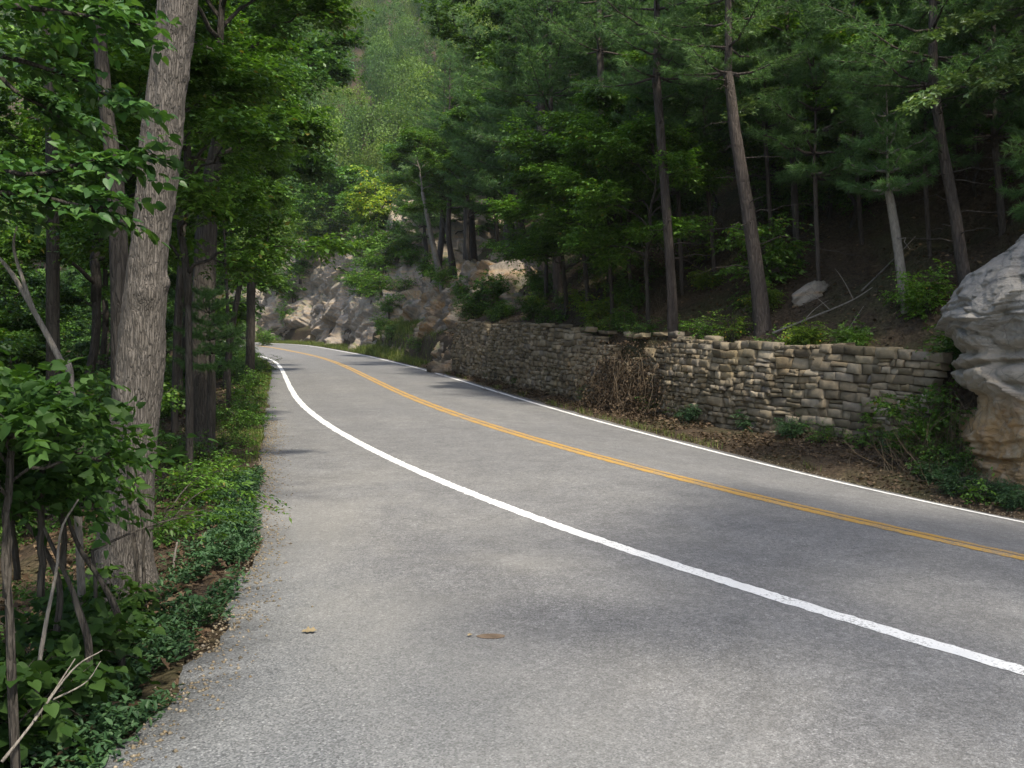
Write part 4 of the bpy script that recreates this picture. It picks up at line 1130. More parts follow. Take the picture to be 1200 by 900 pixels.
oak_spray(b, pxs([(1290, 150), (1285, 40), (1280, -60)], d_), [pxs([(1286, 60), (1220, 45), (1150, 82), (1072, 124)], d_ - .2, -.5), pxs([(1284, 0), (1220, 5), (1150, 20), (1085, 45)], d_, -.3), pxs([(1288, 110), (1250, 90), (1200, 75), (1160, 100)], d_ - .2, -.5)],
          'oak rooted behind the boulder with pale sunlit sprays hanging into the upper right corner', 31)
b = hit(935, 318); d_ = b[1]
oak_spray(b, pxs([(930, 200), (925, 80), (920, -30)], d_), [pxs([(926, 100), (910, 105), (885, 118), (858, 140)], d_, -.5), pxs([(924, 40), (900, 30), (870, 40), (842, 48)], d_, -.5), pxs([(922, 0), (890, -5), (850, 5), (820, 22)], d_, -.4)],
          'slender oak with pale leaf sprays crossing the stout leaning pine', 33)

# ==================================================================== WOODS
def clear_view(x, y, rad, s, t):
    return True
rng = np.random.default_rng(5)
TREES = []
def spaced(p, dmin):
    for q in TREES:
        if (q[0] - p[0]) ** 2 + (q[1] - p[1]) ** 2 < dmin * dmin: return False
    TREES.append(p); return True
def pxcol(p): return 600 + F_PX * p[0] / p[1] if p[1] > .5 else (9999 if p[0] > 0 else -9999)

kinds_r = [('pine', 6.5, .17, BARK_PINE, 'pine_tree'), ('pine_b', 7.5, .19, BARK_PINE, 'pine_tree'), ('oak', 6.0, .17, BARK_DARK, 'broadleaf_tree'), ('maple', 5.5, .14, BARK_DARK, 'broadleaf_tree')]
LBL_R = {'pine_tree': 'tall pine in the dark forest on the slope above the stone wall', 'broadleaf_tree': 'tall broadleaf tree in the dark forest on the slope above the wall'}
for k in range(2600):
    s = rng.uniform(-20, 62); t = rng.uniform(6.8, 50)
    p = st_point(s, t)
    if -1 < s < 10 and t < 12.5: continue
    if s > -1 and p[1] < 40 and pxcol(p) < 1230 and t < 12.: continue
    if 430 < pxcol(p) < 730 and 1 < p[1] < 40 and t < 24: continue
    if not spaced(p, 3.3): continue
    kd = kinds_r[rng.choice(4, p=[.3, .25, .25, .2])]
    filler(kd[0], p, LBL_R[kd[4]], 'trees of the dark slope above the wall', kd[1], kd[2], rng.uniform(.85, 1.25), None, tuple(np.array([1, 1, 1]) * rng.uniform(.8, 1.1)), kd[3], kd[4], (rng.normal(0, .03), rng.normal(0, .03)))
for k in range(420):
    s = rng.uniform(8, 56); t = rng.uniform(8.2, 34); p = st_point(s, t); px = pxcol(p)
    if p[1] < 18 or (760 < px < 1180 and t < 9.5): continue
    if 420 < px < 640 and p[1] < 46: continue
    if not spaced(p, 2.3): continue
    kd = ('low', 1.3) if rng.random() < .75 else ('pine_young', 1.2)
    pn = kd[0] == 'pine_young'
    filler(kd[0], p, 'small pine in the understory of the dark slope above the wall' if pn else 'small leafy understory tree on the dark slope above the wall', 'understory trees of the dark slope', kd[1], .045, rng.uniform(.7, 1.1), None, (1, 1, 1), BARK_DARK, 'pine_tree' if pn else 'sapling', (rng.normal(0, .05), rng.normal(0, .05)))
for s_, t_, sc in ((3.2, 11.6, 1.1), (-3.5, 7.2, 1.25), (-12.5, 8., 1.3)):  # unseen maples added to cast shade on the slope, wall and boulder
    p = st_point(s_, t_); TREES.append(p)
    filler('maple', p, LBL_R['broadleaf_tree'], 'trees of the dark slope above the wall', 6.0, .17, sc * 1.2, None, (1, 1, 1), BARK_DARK, 'broadleaf_tree')
for s_, t_, sc in ((-14, -5., 1.8),):  # unseen tree with a sparse crown, added to dapple the near road
    p = st_point(s_, t_); TREES.append(p)
    filler('sparse', p, 'tall thinly leaved tree added out of view to dapple the near road', 'trees of the woods below the road', 11., .16, sc, None, (1, 1, 1), BARK_DARK, 'broadleaf_tree')
p = st_point(-6, 6.6); TREES.append(p)  # another unseen sparse tree, added for soft shade across the lanes
filler('sparse', p, 'tall thinly leaved tree added out of view on the bank for road shade', 'trees of the dark slope above the wall', 11.5, .16, 1.5, None, (1, 1, 1), BARK_DARK, 'broadleaf_tree')
for x_, y_ in ((-5.8, -3.6),):  # unseen oak beside the camera, added to shade the left foreground
    p = np.array([x_, y_, drop(x_, y_)]); TREES.append(p)
    filler('oak', p, 'spreading tree added out of view to shade the left foreground', 'trees of the woods below the road', 7.6, .17, 1., None, (1, 1, 1), BARK_DARK, 'broadleaf_tree')
# sunlit woods above the cliffs at the bend; beyond 115 m they read as one mass
LBL_F = {'far_a': 'sunlit green broadleaf tree on the hillside above the road bend', 'far_b': 'sunlit yellow green tree on the hillside above the road bend', 'far_c': 'grey green spreading tree on the hillside above the road bend', 'pine_far': 'blue green pine on the hillside above the road bend'}
MASS = []
for k in range(4500):
    s = rng.uniform(60, 190); t = rng.uniform(8.5, 145)
    p = st_point(s, t)
    if p[1] < 50 or not (-160 < pxcol(p) < 760): continue
    if not spaced(p, 3.9 + p[1] * .006 + 2.2 * (math.hypot(p[0], p[1]) > 112)): continue
    if math.hypot(p[0], p[1]) > 112: MASS.append((p, rng.uniform(.9, 1.4))); continue
    kd = ['far_a', 'far_b', 'far_c', 'pine_far'][rng.choice(4, p=[.38, .24, .26, .12])]
    g_ = rng.uniform(.85, 1.25)
    filler(kd, p, LBL_F[kd], 'trees of the hillside above the bend', rng.choice([2.2, 3.6]), .16, rng.uniform(.8, 1.25), None, (g_ * rng.uniform(.92, 1.15), g_, g_ * rng.uniform(.85, 1.1)), BARK_DARK, 'pine_tree' if kd == 'pine_far' else 'broadleaf_tree', (rng.normal(0, .05), rng.normal(0, .05)))
# left woods below the road
LBL_L = {'oak': 'spreading tree added out of view to shade the left foreground', 'maple': 'leafy medium tree in the woods below the left road edge', 'slim': 'narrow blue green tree in the woods below the left road edge', 'far_a': 'tree in the back of the woods below the left road edge', 'low': 'low bushy tree in the woods below the left road edge'}
for k in range(1900):
    s = rng.uniform(-4, 118); d = rng.uniform(2.2, 40)
    t = float(ledge(s)) - d
    p = st_point(s, t)
    if p[1] < 3 or pxcol(p) < -1400: continue
    if pxcol(p) >= -160 and p[1] < 9: continue
    if pxcol(p) < -160 and d < 5: continue
    if s < 24 and d < 5: continue
    if s > 24 and d < 3.0: continue
    if not spaced(p, 3.2 if p[1] < 40 else 4.2): continue
    far = p[1] > 48
    kd = rng.choice(['far_a', 'far_a', 'slim']) if far else rng.choice(['oak', 'maple', 'slim', 'low', 'low'])
    th = {'oak': 5., 'maple': 3.2, 'slim': 2.2, 'low': 1.0, 'far_a': 2.2}[kd]
    filler(kd, p, LBL_L[kd], 'trees of the woods below the road', th, .06 if kd == 'low' else .13, rng.uniform(.85, 1.2), None, tuple(np.array([1, 1, 1]) * rng.uniform(.85, 1.2)), BARK_DARK, 'broadleaf_tree', (rng.normal(0, .04), rng.normal(0, .04)))
# farthest ridge and back woods: one far-off mass of crowns
for k in range(3000):
    x = rng.uniform(-300, 90); y = rng.uniform(60, 420)
    h = FAR.ray_cast(Vector((x, y, 400)), Vector((0, 0, -1)))
    t_ = TERR.ray_cast(Vector((x, y, 400)), Vector((0, 0, -1)))
    if h[0] is None or t_[0] is not None: continue
    if not (-900 < pxcol((x, y)) < 680): continue
    p = np.array([x, y, h[0].z])
    if not spaced(p, 6.5 + y * .006): continue
    MASS.append((p, rng.uniform(1.3, 2.1)))
def far_forest():
    g = Geo(); r = np.random.default_rng(17)
    protos = []
    for q in range(5):
        n = 4800; d = unit(r.normal(0, 1, (n, 3))); P = d * r.uniform(.72, 1, (n, 1))
        P = P * (1 + .35 * vnoise(d * 2.2 + q * 9, q)[:, None]) * np.array([3.2, 3.2, 3.9]) + [0, 0, 5.4]
        l = .25 * r.uniform(.6, 1.3, n); L = Geo()
        place_leaves(L, P, r.normal(0, 1, (n, 3)), d * 1.2 + r.normal(0, .38, (n, 3)) + [0, 0, .35], l, l * .7)
        L.tube(np.array([[0, 0, -.6], [.1, 0, 3], [0, 0, 7.]]), [.2, .15, .04], 5)
        protos.append((np.vstack(L.V), np.vstack(L.T), np.vstack(L.Q)))
    tones = []
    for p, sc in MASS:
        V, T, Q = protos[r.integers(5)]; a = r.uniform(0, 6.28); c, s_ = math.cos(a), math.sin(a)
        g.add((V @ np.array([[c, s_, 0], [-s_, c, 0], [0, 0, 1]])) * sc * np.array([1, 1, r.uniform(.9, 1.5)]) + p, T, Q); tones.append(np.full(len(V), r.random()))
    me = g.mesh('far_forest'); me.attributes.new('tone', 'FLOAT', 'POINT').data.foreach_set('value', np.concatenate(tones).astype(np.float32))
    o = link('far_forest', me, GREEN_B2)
    tag(o, 'far wooded hillside closing the view above the road bend', 'forest', kind='stuff')
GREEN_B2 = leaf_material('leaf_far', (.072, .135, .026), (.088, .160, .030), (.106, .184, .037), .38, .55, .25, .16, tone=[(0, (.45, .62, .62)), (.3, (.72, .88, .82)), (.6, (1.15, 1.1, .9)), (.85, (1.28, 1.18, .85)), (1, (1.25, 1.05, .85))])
far_forest()


# ==================================================================== UNDERGROWTH
B_R = 'leafy shrub in the undergrowth of the dark slope above the wall'
for k in range(300):
    s = rng.uniform(9, 60); up = abs(rng.normal(0, 9)) + .5; t = float(tw(s)) + up
    p = st_point(s, t)
    if p[1] < 12: continue
    px = pxcol(p)
    if 800 < px < 1130 and rng.random() < .5: continue
    if up < 5.0 and rng.random() < .8: continue
    kd = rng.choice(['round', 'loose', 'small', 'small', 'seedling'])
    bush(kd, p, B_R, 'shrubs of the dark slope', rng.uniform(.6, 1.15), mat=GREEN_A, tilt=(0, 0))
B_L = 'leafy shrub in the undergrowth below the left road edge'
for k in range(190):
    s = rng.uniform(2, 75); d = .9 + abs(rng.normal(0, 9)); t = float(ledge(s)) - d
    p = st_point(s, t)
    if p[1] < 6 or not (-80 < pxcol(p) < 330): continue
    if s < 13 and d < 3.4: continue
    if s < 45 and d < 2.6: continue
    kd = rng.choice(['round', 'loose', 'small', 'loose', 'long'])
    bush(kd, p, B_L, 'shrubs of the left woods', rng.uniform(.6, 1.25), mat=GREEN_A if rng.random() < .6 else GREEN_C)
B_C = 'sunlit bush growing on or at the foot of the rock outcrops by the bend'
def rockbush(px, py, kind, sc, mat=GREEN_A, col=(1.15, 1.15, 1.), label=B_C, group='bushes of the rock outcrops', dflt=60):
    v = ray(px, py).normalized(); h1 = ROCKS.ray_cast(CAM, v); h2 = TERR.ray_cast(CAM, v)
    c = [h for h in (h1, h2) if h[0] is not None]
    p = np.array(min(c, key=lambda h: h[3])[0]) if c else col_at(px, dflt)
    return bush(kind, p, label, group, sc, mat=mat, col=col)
for px, py, kd, sc in ((345, 352, 'round', 2.6), (335, 380, 'round', 1.6), (352, 330, 'loose', 2.2), (325, 345, 'loose', 1.8), (308, 405, 'round', 1.3), (424, 345, 'round', 1.8), (436, 355, 'loose', 1.6), 
                       (440, 322, 'round', 1.7), (452, 318, 'loose', 1.6), (447, 345, 'small', 2.2), (468, 305, 'loose', 1.5), (482, 312, 'round', 1.3), (456, 372, 'loose', 1.1), (446, 390, 'round', 1.0), (505, 330, 'loose', 1.1),
                       (520, 336, 'round', 1.0), (476, 340, 'small', 1.6), (360, 287, 'loose', 1.6), (330, 290, 'round', 2.4), (305, 300, 'loose', 2.4), (290, 330, 'round', 2.6), (436, 300, 'loose', 1.7), (280, 372, 'round', 2.2), (287, 395, 'loose', 1.5),
                       (492, 408, 'small', 1.2), (540, 352, 'round', .8), (460, 395, 'small', 1.4)):
    rockbush(px, py, kd, sc)
for px, py, sc in ((418, 262, 3.4), (440, 270, 2.8), (400, 272, 2.6), (425, 245, 3.0)):
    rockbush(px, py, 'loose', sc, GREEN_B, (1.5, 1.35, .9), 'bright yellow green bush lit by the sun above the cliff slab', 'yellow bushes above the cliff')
# single plants by the wall
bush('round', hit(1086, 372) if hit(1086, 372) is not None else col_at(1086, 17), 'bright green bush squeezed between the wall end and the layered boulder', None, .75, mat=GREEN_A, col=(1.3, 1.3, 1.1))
B_V = 'low plant on the verge at the foot of the stone wall'
for px, py, kd, sc in ((930, 513, 'long', .5), (965, 519, 'small', .6), (1040, 520, 'round', .5), (1060, 535, 'long', .55), (880, 503, 'long', .5), (815, 494, 'long', .5), (800, 491, 'small', .5), (1100, 565, 'long', .4), (1120, 577, 'long', .4), (1080, 558, 'seedling', .8),
                       (1175, 588, 'long', .38), (1195, 596, 'long', .35), (765, 486, 'small', .6), (690, 470, 'small', .6), (610, 452, 'seedling', .9), (575, 445, 'small', .5), (1010, 525, 'seedling', .9), (1148, 590, 'seedling', .9), (1160, 582, 'long', .35), (1125, 560, 'small', .6)):
    p = hit(px, py)
    if p is not None: bush(kd, p, B_V, 'plants at the foot of the wall', sc, mat=GREEN_G if kd == 'long' else GREEN_A, name='verge_plant', cat='plant')
for k in range(60):
    s = rng.uniform(9.6, 37); up = rng.uniform(.15, .8) if k % 2 else abs(rng.normal(0, 3.2)) + .6; p = st_point(s, float(tw(s)) + .4 + up)
    bush(rng.choice(['seedling', 'seedling', 'small', 'long']), p, 'small plant sprouting on the slope right behind the top of the stone wall', 'plants along the wall top', rng.uniform(.5, 1.1), mat=GREEN_A if rng.random() < .7 else GREEN_B, name='wild_plant', cat='plant')
# weeds on the left litter slope
for k in range(22):
    s = rng.uniform(2.5, 15); d = rng.uniform(.9, 5); p = st_point(s, float(ledge(s)) - d)
    if p[1] < 3.2: continue
    bush(rng.choice(['seedling', 'seedling', 'small']), p, 'small green weed in the leaf litter beside the large trunk', 'weeds in the leaf litter', rng.uniform(.6, 1.1), mat=GREEN_V, name='weed', cat='weed')

# ==================================================================== GROUND STUFF
def scatter(s0, s1, fn_t, n, seed, dens=None):
    r = np.random.default_rng(seed); s = r.uniform(s0, s1, n); t = fn_t(s, r)
    x, y = XY(s, t); z = ground_z(s, t)
    return np.stack([x, y, z], -1), s, t, r
def litter(name, sets, mat, size, label=None):
    g = Geo()
    for P, r, shape in sets:
        n = len(P); az = r.uniform(0, 6.28, n); el = r.normal(.1, .35, n)
        ax = np.stack([np.cos(az) * np.cos(el), np.sin(az) * np.cos(el), np.sin(el)], -1); nr = np.array([0, 0, 1.]) + r.normal(0, .5, (n, 3))
        l = size * r.uniform(.5, 1.25, n); place_leaves(g, P, ax, nr, l, l * r.uniform(.45, .75, n), shape)
    o = link(name, g.mesh(name), mat); o['kind'] = 'stuff'; tag(o, label, 'leaf litter'); return o
sets = []
P, s, t, r = scatter(1, 16, lambda s, r: ledge(s) - .35 - np.abs(r.normal(0, 2.2, len(s))), 13000, 1)
P[:, 2] += np.abs(r.normal(.012, .02, len(P))); m = fbm(P * .9, 3, 5) > -.25; sets.append((P[m], r, LEAF_LOBED))
P, s, t, r = scatter(1, 13, lambda s, r: ledge(s) + .05 - np.abs(r.normal(0, .45, len(s))), 420, 71); P[:, 2] += r.uniform(.02, .13, len(P)) * (t < ledge(s) - .1) + .012; sets.append((P, r, LEAF_LOBED))
o = litter('leaf_litter', sets, DEADLEAF, .095, 'brown oak leaves covering the bank below the left pavement edge')
P, s, t, r = scatter(5.5, 45, lambda s, r: LW + .42 + (tw(s) - LW - .35) * r.beta(1.3, 1.0, len(s)), 15000, 2)
P[:, 2] += np.abs(r.normal(.012, .02, len(P))) + .10 * np.clip(t - (tw(s) - .5), 0, .5)
m = fbm(P * np.array([1.1, 1.1, 0]), 3, 15) > -.45
o = litter('leaf_litter', [(P[m], r, LEAF_OVAL)], DEADLEAF, .085, 'dry leaves drifted along the foot of the stone wall')
P, s, t, r = scatter(9, 60, lambda s, r: tw(s) + .45 + np.abs(r.normal(0, 6, len(s))), 16000, 3); P[:, 2] += .015
o = litter('leaf_litter', [(P, r, LEAF_OVAL)], DEADLEAF, .10, 'fallen leaves on the dark slope above the stone wall')
P, s, t, r = scatter(16, 60, lambda s, r: ledge(s) - .3 - np.abs(r.normal(0, 2.5, len(s))), 9000, 4); P[:, 2] += .015
o = litter('leaf_litter', [(P, r, LEAF_OVAL)], DEADLEAF, .10, 'fallen leaves under the grass of the left verge')

for k in range(44):
    s = rng.uniform(11, 48); d = abs(rng.normal(.35, .6)); p = st_point(s, float(ledge(s)) - .3 - d)
    bush(rng.choice(['seedling', 'seedling', 'small']), p, 'low green weed on the sunlit verge left of the white line', 'weeds on the left verge', rng.uniform(.6, 1.1), mat=GREEN_A, name='weed', cat='weed')
# low glossy ground cover spilling over the pavement edge
g = Geo()
P, s, t, r = scatter(1.2, 12.5, lambda s, r: ledge(s) + .10 - np.abs(r.normal(0, .30, len(s))) - r.uniform(0, .25, len(s)), 26000, 6)
dd = ledge(s) - t; dens = fbm(P * np.array([1.6, 1.6, 0]), 3, 8); keep = (dens > -.38 + .22 * dd)
P = P[keep]; s = s[keep]; dd = dd[keep]; n = len(P)
mound = (.05 + .10 * (1 + fbm(P * 2.2, 2, 12))) * np.clip(1 - np.abs(dd[:]-.25) / 1.1, .15, 1)
P[:, 2] += mound * r.uniform(.25, 1.1, n)
az = r.uniform(0, 6.28, n); el = r.normal(.25, .4, n)
ax = np.stack([np.cos(az) * np.cos(el), np.sin(az) * np.cos(el), np.sin(el)], -1)
l = .058 * r.uniform(.55, 1.2, n); place_leaves(g, P, ax, np.array([0, 0, 1.]) + r.normal(0, .45, (n, 3)), l, l * .42, LEAF_LONG)
o = link('ground_cover', g.mesh('ground_cover'), GREEN_G); tag(o, 'dark blue green creeping ground cover along the left pavement edge', 'ground cover', kind='stuff')

def gravel():
    g = Geo(); B = np.array([[1, 0, 0], [-1, 0, 0], [0, 1, 0], [0, -1, 0], [0, 0, .7], [0, 0, -.7]], float)
    F = np.array([[0, 2, 4], [2, 1, 4], [1, 3, 4], [3, 0, 4], [2, 0, 5], [1, 2, 5], [3, 1, 5], [0, 3, 5]])
    P, s, t, r = scatter(-1, 20, lambda s, r: ledge(s) + r.normal(.06, .16, len(s)), 6000, 61)
    P2, s2, t2, r2 = scatter(6, 40, lambda s, r: LW + .3 + np.abs(r.normal(0, .10, len(s))), 2500, 62)
    on = t > ledge(s); P[on, 2] = road_z(s, t)[on] + .002
    P = np.vstack([P, P2]); n = len(P); sz = .011 * r.uniform(.4, 1.5, n) ** 1.3
    V = P[:, None, :] + B[None] * (sz[:, None, None] * r.uniform(.6, 1.3, (n, 6, 3))); g.add(V.reshape(-1, 3), (F[None] + (np.arange(n) * 6)[:, None, None]).reshape(-1, 3))
    o = link('gravel', g.mesh('gravel'), WALLSTONE); tag(o, 'loose grit and small stones along the broken pavement edge', 'gravel', kind='stuff')
gravel()
def grass(name, sets, label, mat=GRASSM):
    g = Geo()
    for P, r, hgt, wd in sets:
        n = len(P); az = r.uniform(0, 6.28, n); ln = r.uniform(.15, .7, n); h = hgt * r.uniform(.5, 1.2, n)
        d = np.stack([np.cos(az), np.sin(az), 0 * az], -1); sd = np.stack([-np.sin(az), np.cos(az), 0 * az], -1) * wd
        mid = P + d * (h * ln * .35)[:, None] + np.array([0, 0, 1]) * (h * .6)[:, None]; tip = P + d * (h * ln)[:, None] + np.array([0, 0, 1]) * (h * (1 - .3 * ln))[:, None]
        V = np.stack([P - sd, P + sd, mid - sd * .7, mid + sd * .7, tip], 1).reshape(-1, 3); k = np.arange(n)[:, None, None] * 5
        g.add(V, (np.array([[0, 1, 3], [0, 3, 2], [2, 3, 4]])[None] + k).reshape(-1, 3))
    o = link(name, g.mesh(name), mat); return tag(o, label, 'grass', kind='stuff')
P, s, t, r = scatter(12, 75, lambda s, r: ledge(s) - .02 - np.abs(r.normal(0, .75, len(s))), 26000, 7)
m = fbm(P * np.array([.8, .8, 0]), 3, 22) > -.1
grass('grass', [(P[m], r, .13, .006)], 'sunlit grass and weeds on the verge left of the white line')
P, s, t, r = scatter(46, 110, lambda s, r: LW + .35 + np.abs(r.normal(0, .8, len(s))), 12000, 8)
P2, s2, t2, r2 = scatter(9, 46, lambda s, r: LW + .32 + np.abs(r.normal(0, .12, len(s))), 1800, 9); m2 = fbm(P2 * np.array([.7, .7, 0]), 2, 32) > .15
P3, s3, t3, r3 = scatter(56, 68, lambda s, r: tw(s) + r.uniform(-1.2, 3.5, len(s)), 9000, 12)
P3[:, 2] += .1
grass('grass', [(P, r, .3, .010), (P2[m2], r2, .16, .005), (P3, r3, .5, .014)], 'tufts of grass along the right edge of the road')

# dead vines and brush piled against the wall
def brush():
    rr = np.random.default_rng(14); g = Geo(); lv = Geo(); c0 = st_point(19.9, 4.3)
    for k in range(100):
        s = rr.normal(19.9, .95); h = rr.uniform(.2, 1.5); t = float(tw(s)) - rr.uniform(.0, .35)
        a = np.array([*map(float, XY(s, t)), 0]); a[2] = float(ground_z(s, tw(s) - .05)) + h
        s2_ = s + rr.normal(0, .5); t2_ = float(tw(s)) - rr.uniform(.1, .65); b = np.array([*map(float, XY(s2_, t2_)), 0]); b[2] = max(float(ground_z(s2_, t2_)), a[2] - rr.uniform(.4, 1.6))
        g.tube(curve_pts(a - c0, b - c0, rr.normal(0, .12, 3), 7, .03, rr), np.linspace(.007, .003, 7), 4, cap=False)
    n = 5200; s = rr.normal(19.9, 1.0, n); h = np.abs(rr.normal(0, .75, n)); t = tw(s) - .08 - .5 * np.exp(-h / .7) * rr.uniform(0, 1.2, n)
    x, y = XY(s, t); P = np.stack([x, y, ground_z(s, t) + np.minimum(h, 1.9) * .9], -1) - c0
    l = .09 * rr.uniform(.5, 1.2, n); place_leaves(lv, P, rr.normal(0, 1, (n, 3)) - [0, 0, .6], rr.normal(0, 1, (n, 3)), l, l * .5, LEAF_OVAL)
    root = empty('brush_heap', c0); tag(root, 'heap of dead vines and brown leaves slumped over the tumbled part of the wall', 'brush')
    link('stems', g.mesh('stems'), DRYTWIG, root); link('leaves', lv.mesh('leaves'), DEADLEAF, root)
brush()
def dry_tangle(s0, t0, n, rad, hgt, label, leafy=0, seed=2):
    rr = np.random.default_rng(seed); g = Geo(); c0 = st_point(s0, t0)
    for k in range(n):
        a = rr.normal(0, rad, 3); a[2] = 0; x, y = c0[0] + a[0], c0[1] + a[1]; a[2] = drop(x, y) - c0[2] - .02
        d = np.array([rr.normal(0, .5), rr.normal(0, .5), rr.uniform(.2, 1)]); L = hgt * rr.uniform(.4, 1.2)
        g.tube(curve_pts(a, a + unit(d) * L, rr.normal(0, .1 * L, 3), 6, .012, rr), np.linspace(.005, .002, 6), 4, cap=False)
    o = link('dry_weeds', g.mesh('dry_weeds'), DRYTWIG, loc=c0); return tag(o, label, 'weeds')
dry_tangle(10.0, 5.0, 150, .38, .55, 'tangle of dry brown stems between the wall end and the boulder', seed=3)
dry_tangle(9.75, 5.3, 260, .28, 1.25, 'tall dry vines hanging beside the wall end next to the layered boulder', seed=13)
for k in range(9):
    p = st_point(rng.uniform(9.2, 10.4), rng.uniform(4.9, 5.9)); bush(rng.choice(['small', 'seedling', 'loose']), p, 'green plant growing in the gap between the wall end and the boulder', 'plants in the gap by the boulder', rng.uniform(.4, .8), mat=GREEN_A, name='wild_plant', cat='plant')
dry_tangle(8.9, 4.8, 90, .35, .4, 'dry stems and twigs at the foot of the layered boulder', seed=4)
dry_tangle(36.9, 3.9, 110, .35, .5, 'tan dry weeds at the far foot of the wall', seed=5)
dry_tangle(27, 4.0, 60, .5, .45, 'thin dry weeds in front of the far half of the wall', seed=6)
dry_tangle(22, 5.6, 120, .7, .8, 'grey dry brush on top of the tumbled part of the wall', seed=7)

# rocks lying on the slope
small_rock(585, 352, .62, ROCK_GREY, 'pale upright standing stone on the slope above the far end of the wall', 3, (.55, .5, 1.25), .12, lean=.12)
small_rock(606, 362, .55, ROCK_GREY, 'rounded grey rock beside the standing stone', 6, (1, .8, .7), .2)
small_rock(945, 352, .34, ROCK_GREY, 'tilted mossy slab on the dark slope above the wall', 9, (1.25, .5, .55), .1, lean=-.6)
small_rock(556, 300, .6, ROCK_GOLD, 'tan rock showing through the slope near the leaning trees', 12, (1, .8, .6), .3)
def fallen(label, pix, r0, r1, forks=()):
    P = [hit(x, y) for x, y in pix]; P = [p + [.05 * math.sin(i * 2.1), 0, .08 + .04 * i] for i, p in enumerate(P) if p is not None]
    paths = [(P, r0, r1)]
    rr = np.random.default_rng(int(pix[0][0]))
    for q in forks:
        a = P[min(q, len(P) - 1)]; paths.append((curve_pts(a, a + np.array([rr.uniform(-.6, .6), rr.uniform(-.4, .2), rr.uniform(.3, .9)]), (0, 0, .05), 5), r1 * 1.2, .004))
    return bare_branch('fallen_branch', label, paths, DEADWOOD)
fallen('long pale fallen branch lying on the slope above the stone wall', [(905, 395), (940, 382), (975, 372), (1000, 362), (1020, 350)], .026, .010, (1, 2, 3))
fallen('short fallen branch propped on the top of the wall', [(968, 420), (985, 402), (1003, 385), (1012, 370)], .014, .006, ())
fallen('thin fallen pole high on the dark slope', [(1010, 345), (1040, 315), (1075, 285)], .02, .012)

# a few leaves and a stain on the pavement
def road_leaf(px, py, size, label, rz):
    g = Geo(); place_leaves(g, np.zeros((1, 3)), np.array([[math.cos(rz), math.sin(rz), .1]]), np.array([[.15, -.3, 1.]]), np.array([size]), np.array([size * .75]), LEAF_LOBED)
    p = hit(px, py); o = link('fallen_leaf', g.mesh('fallen_leaf'), mat_leaf_tan, loc=p + [0, 0, .012]); tag(o, label, 'leaf')
mat_leaf_tan = mat_plain('tan_leaf', (.24, .19, .11), .8)
road_leaf(353, 742, .11, 'single tan leaf lying on the pull-out pavement in the foreground', .1)
road_leaf(548, 747, .05, 'tiny dark leaf beside the stain on the pavement', 1.)
def stain(px, py, rx, ry):
    p = hit(px, py); n = 40; ph = np.arange(n) / n * 6.283; r = 1 + .25 * vnoise(np.stack([np.cos(ph) * 1.5, np.sin(ph) * 1.5, ph * 0], -1), 3)
    x = p[0] + np.cos(ph) * r * rx; y = p[1] + np.sin(ph) * r * ry; V = [[a, b_, TERR.ray_cast(Vector((a, b_, 5)), Vector((0, 0, -1)))[0].z + .004] for a, b_ in zip(x, y)]
    V.append([p[0], p[1], p[2] + .004]); T = [[i, (i + 1) % n, n] for i in range(n)]
    structure(link('pavement_stain', mesh_np('pavement_stain', np.array(V), tris=np.array(T)), mat_plain('stain', (.17, .125, .085), .8)))
stain(577, 746, .10, .055)

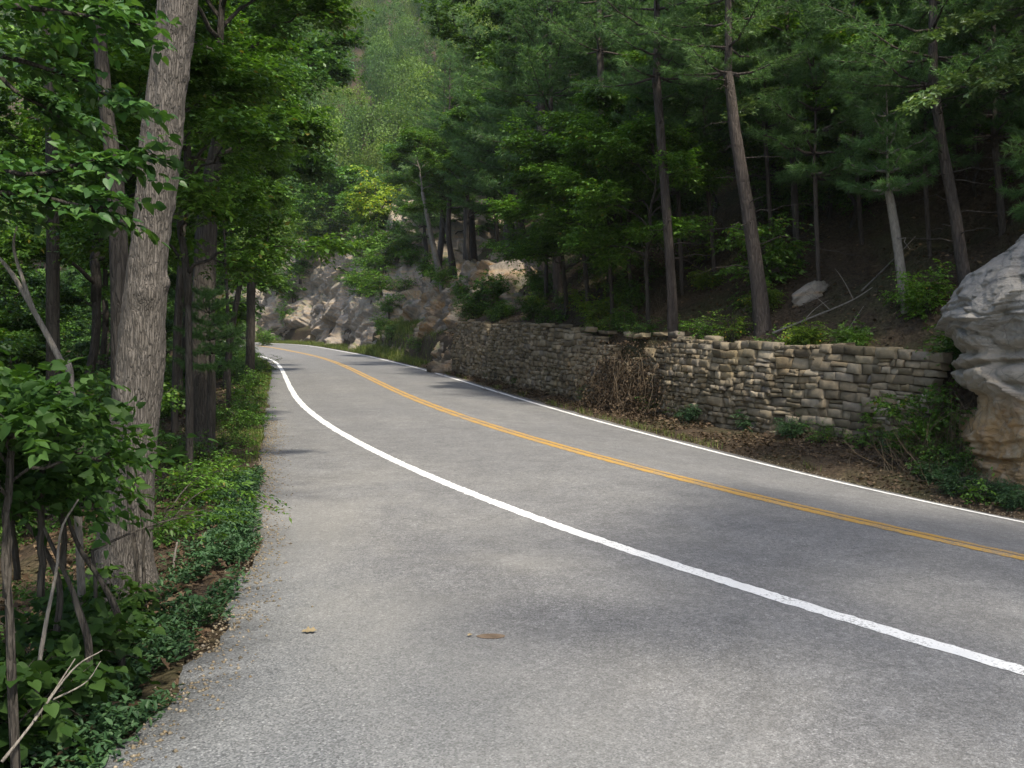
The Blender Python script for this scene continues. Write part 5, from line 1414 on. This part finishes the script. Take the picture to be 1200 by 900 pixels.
# ==================================================================== AIR
def haze():
    x0, x1, y0, y1, z0, z1 = -440, 440, -190, 640, -75, 275
    V = [[x, y, z] for z in (z0, z1) for y in (y0, y1) for x in (x0, x1)]
    Q = [[0, 2, 3, 1], [4, 5, 7, 6], [0, 1, 5, 4], [2, 6, 7, 3], [0, 4, 6, 2], [1, 3, 7, 5]]
    m = bpy.data.materials.new('haze'); m.use_nodes = True; nt = m.node_tree; nt.nodes.clear(); out = nt.nodes.new('ShaderNodeOutputMaterial')
    v = nt.nodes.new('ShaderNodeVolumePrincipled'); v.inputs['Color'].default_value = (.85, .9, .95, 1); v.inputs['Density'].default_value = HAZE; v.inputs['Anisotropy'].default_value = .2
    nt.links.new(v.outputs[0], out.inputs['Volume'])
    o = link('haze', mesh_np('haze', np.array(V, float), quads=np.array(Q)), m); o['kind'] = 'stuff'
HAZE = .0002
haze()

# ==================================================================== LIGHT, SKY, CAMERA
AZ = Vector((.48, -.88, 0)).normalized(); EL = math.radians(55)
world = bpy.data.worlds.new('World'); scene.world = world; world.use_nodes = True
nt = world.node_tree; bg = nt.nodes['Background']; sky = nt.nodes.new('ShaderNodeTexSky'); sky.sky_type = 'NISHITA'; sky.sun_disc = False
sky.sun_elevation = EL; sky.sun_rotation = math.atan2(AZ.x, AZ.y); sky.air_density = 1.; sky.dust_density = 2.
nt.links.new(sky.outputs[0], bg.inputs[0]); bg.inputs[1].default_value = .15
sun = bpy.data.lights.new('sun', 'SUN'); sun.energy = 2.7; sun.angle = math.radians(2.5); sun.color = (1, .95, .86)
so = bpy.data.objects.new('sun', sun); COL.objects.link(so)
so.rotation_euler = Vector((-AZ.x * math.cos(EL), -AZ.y * math.cos(EL), -math.sin(EL))).to_track_quat('-Z', 'Y').to_euler()
cam = bpy.data.cameras.new('camera'); co = bpy.data.objects.new('camera', cam); COL.objects.link(co)
cam.sensor_width = 36; cam.lens = 36 * F_PX / 1200; cam.clip_start = .05; cam.clip_end = 3000
co.location = CAM; co.rotation_euler = (math.radians(90), 0, 0)
scene.camera = co
scene.view_settings.view_transform = 'Standard'; scene.view_settings.look = 'None'; scene.view_settings.exposure = 1.24; scene.view_settings.gamma = 1
scene.view_settings.use_curve_mapping = False
scene.view_settings.use_white_balance = True; scene.view_settings.white_balance_temperature = 6800
scene.render.engine = 'CYCLES'
cy = scene.cycles; cy.max_bounces = 6; cy.diffuse_bounces = 4; cy.glossy_bounces = 2; cy.transmission_bounces = 4; cy.transparent_max_bounces = 4; cy.use_denoising = True
cy.sample_clamp_indirect = 4
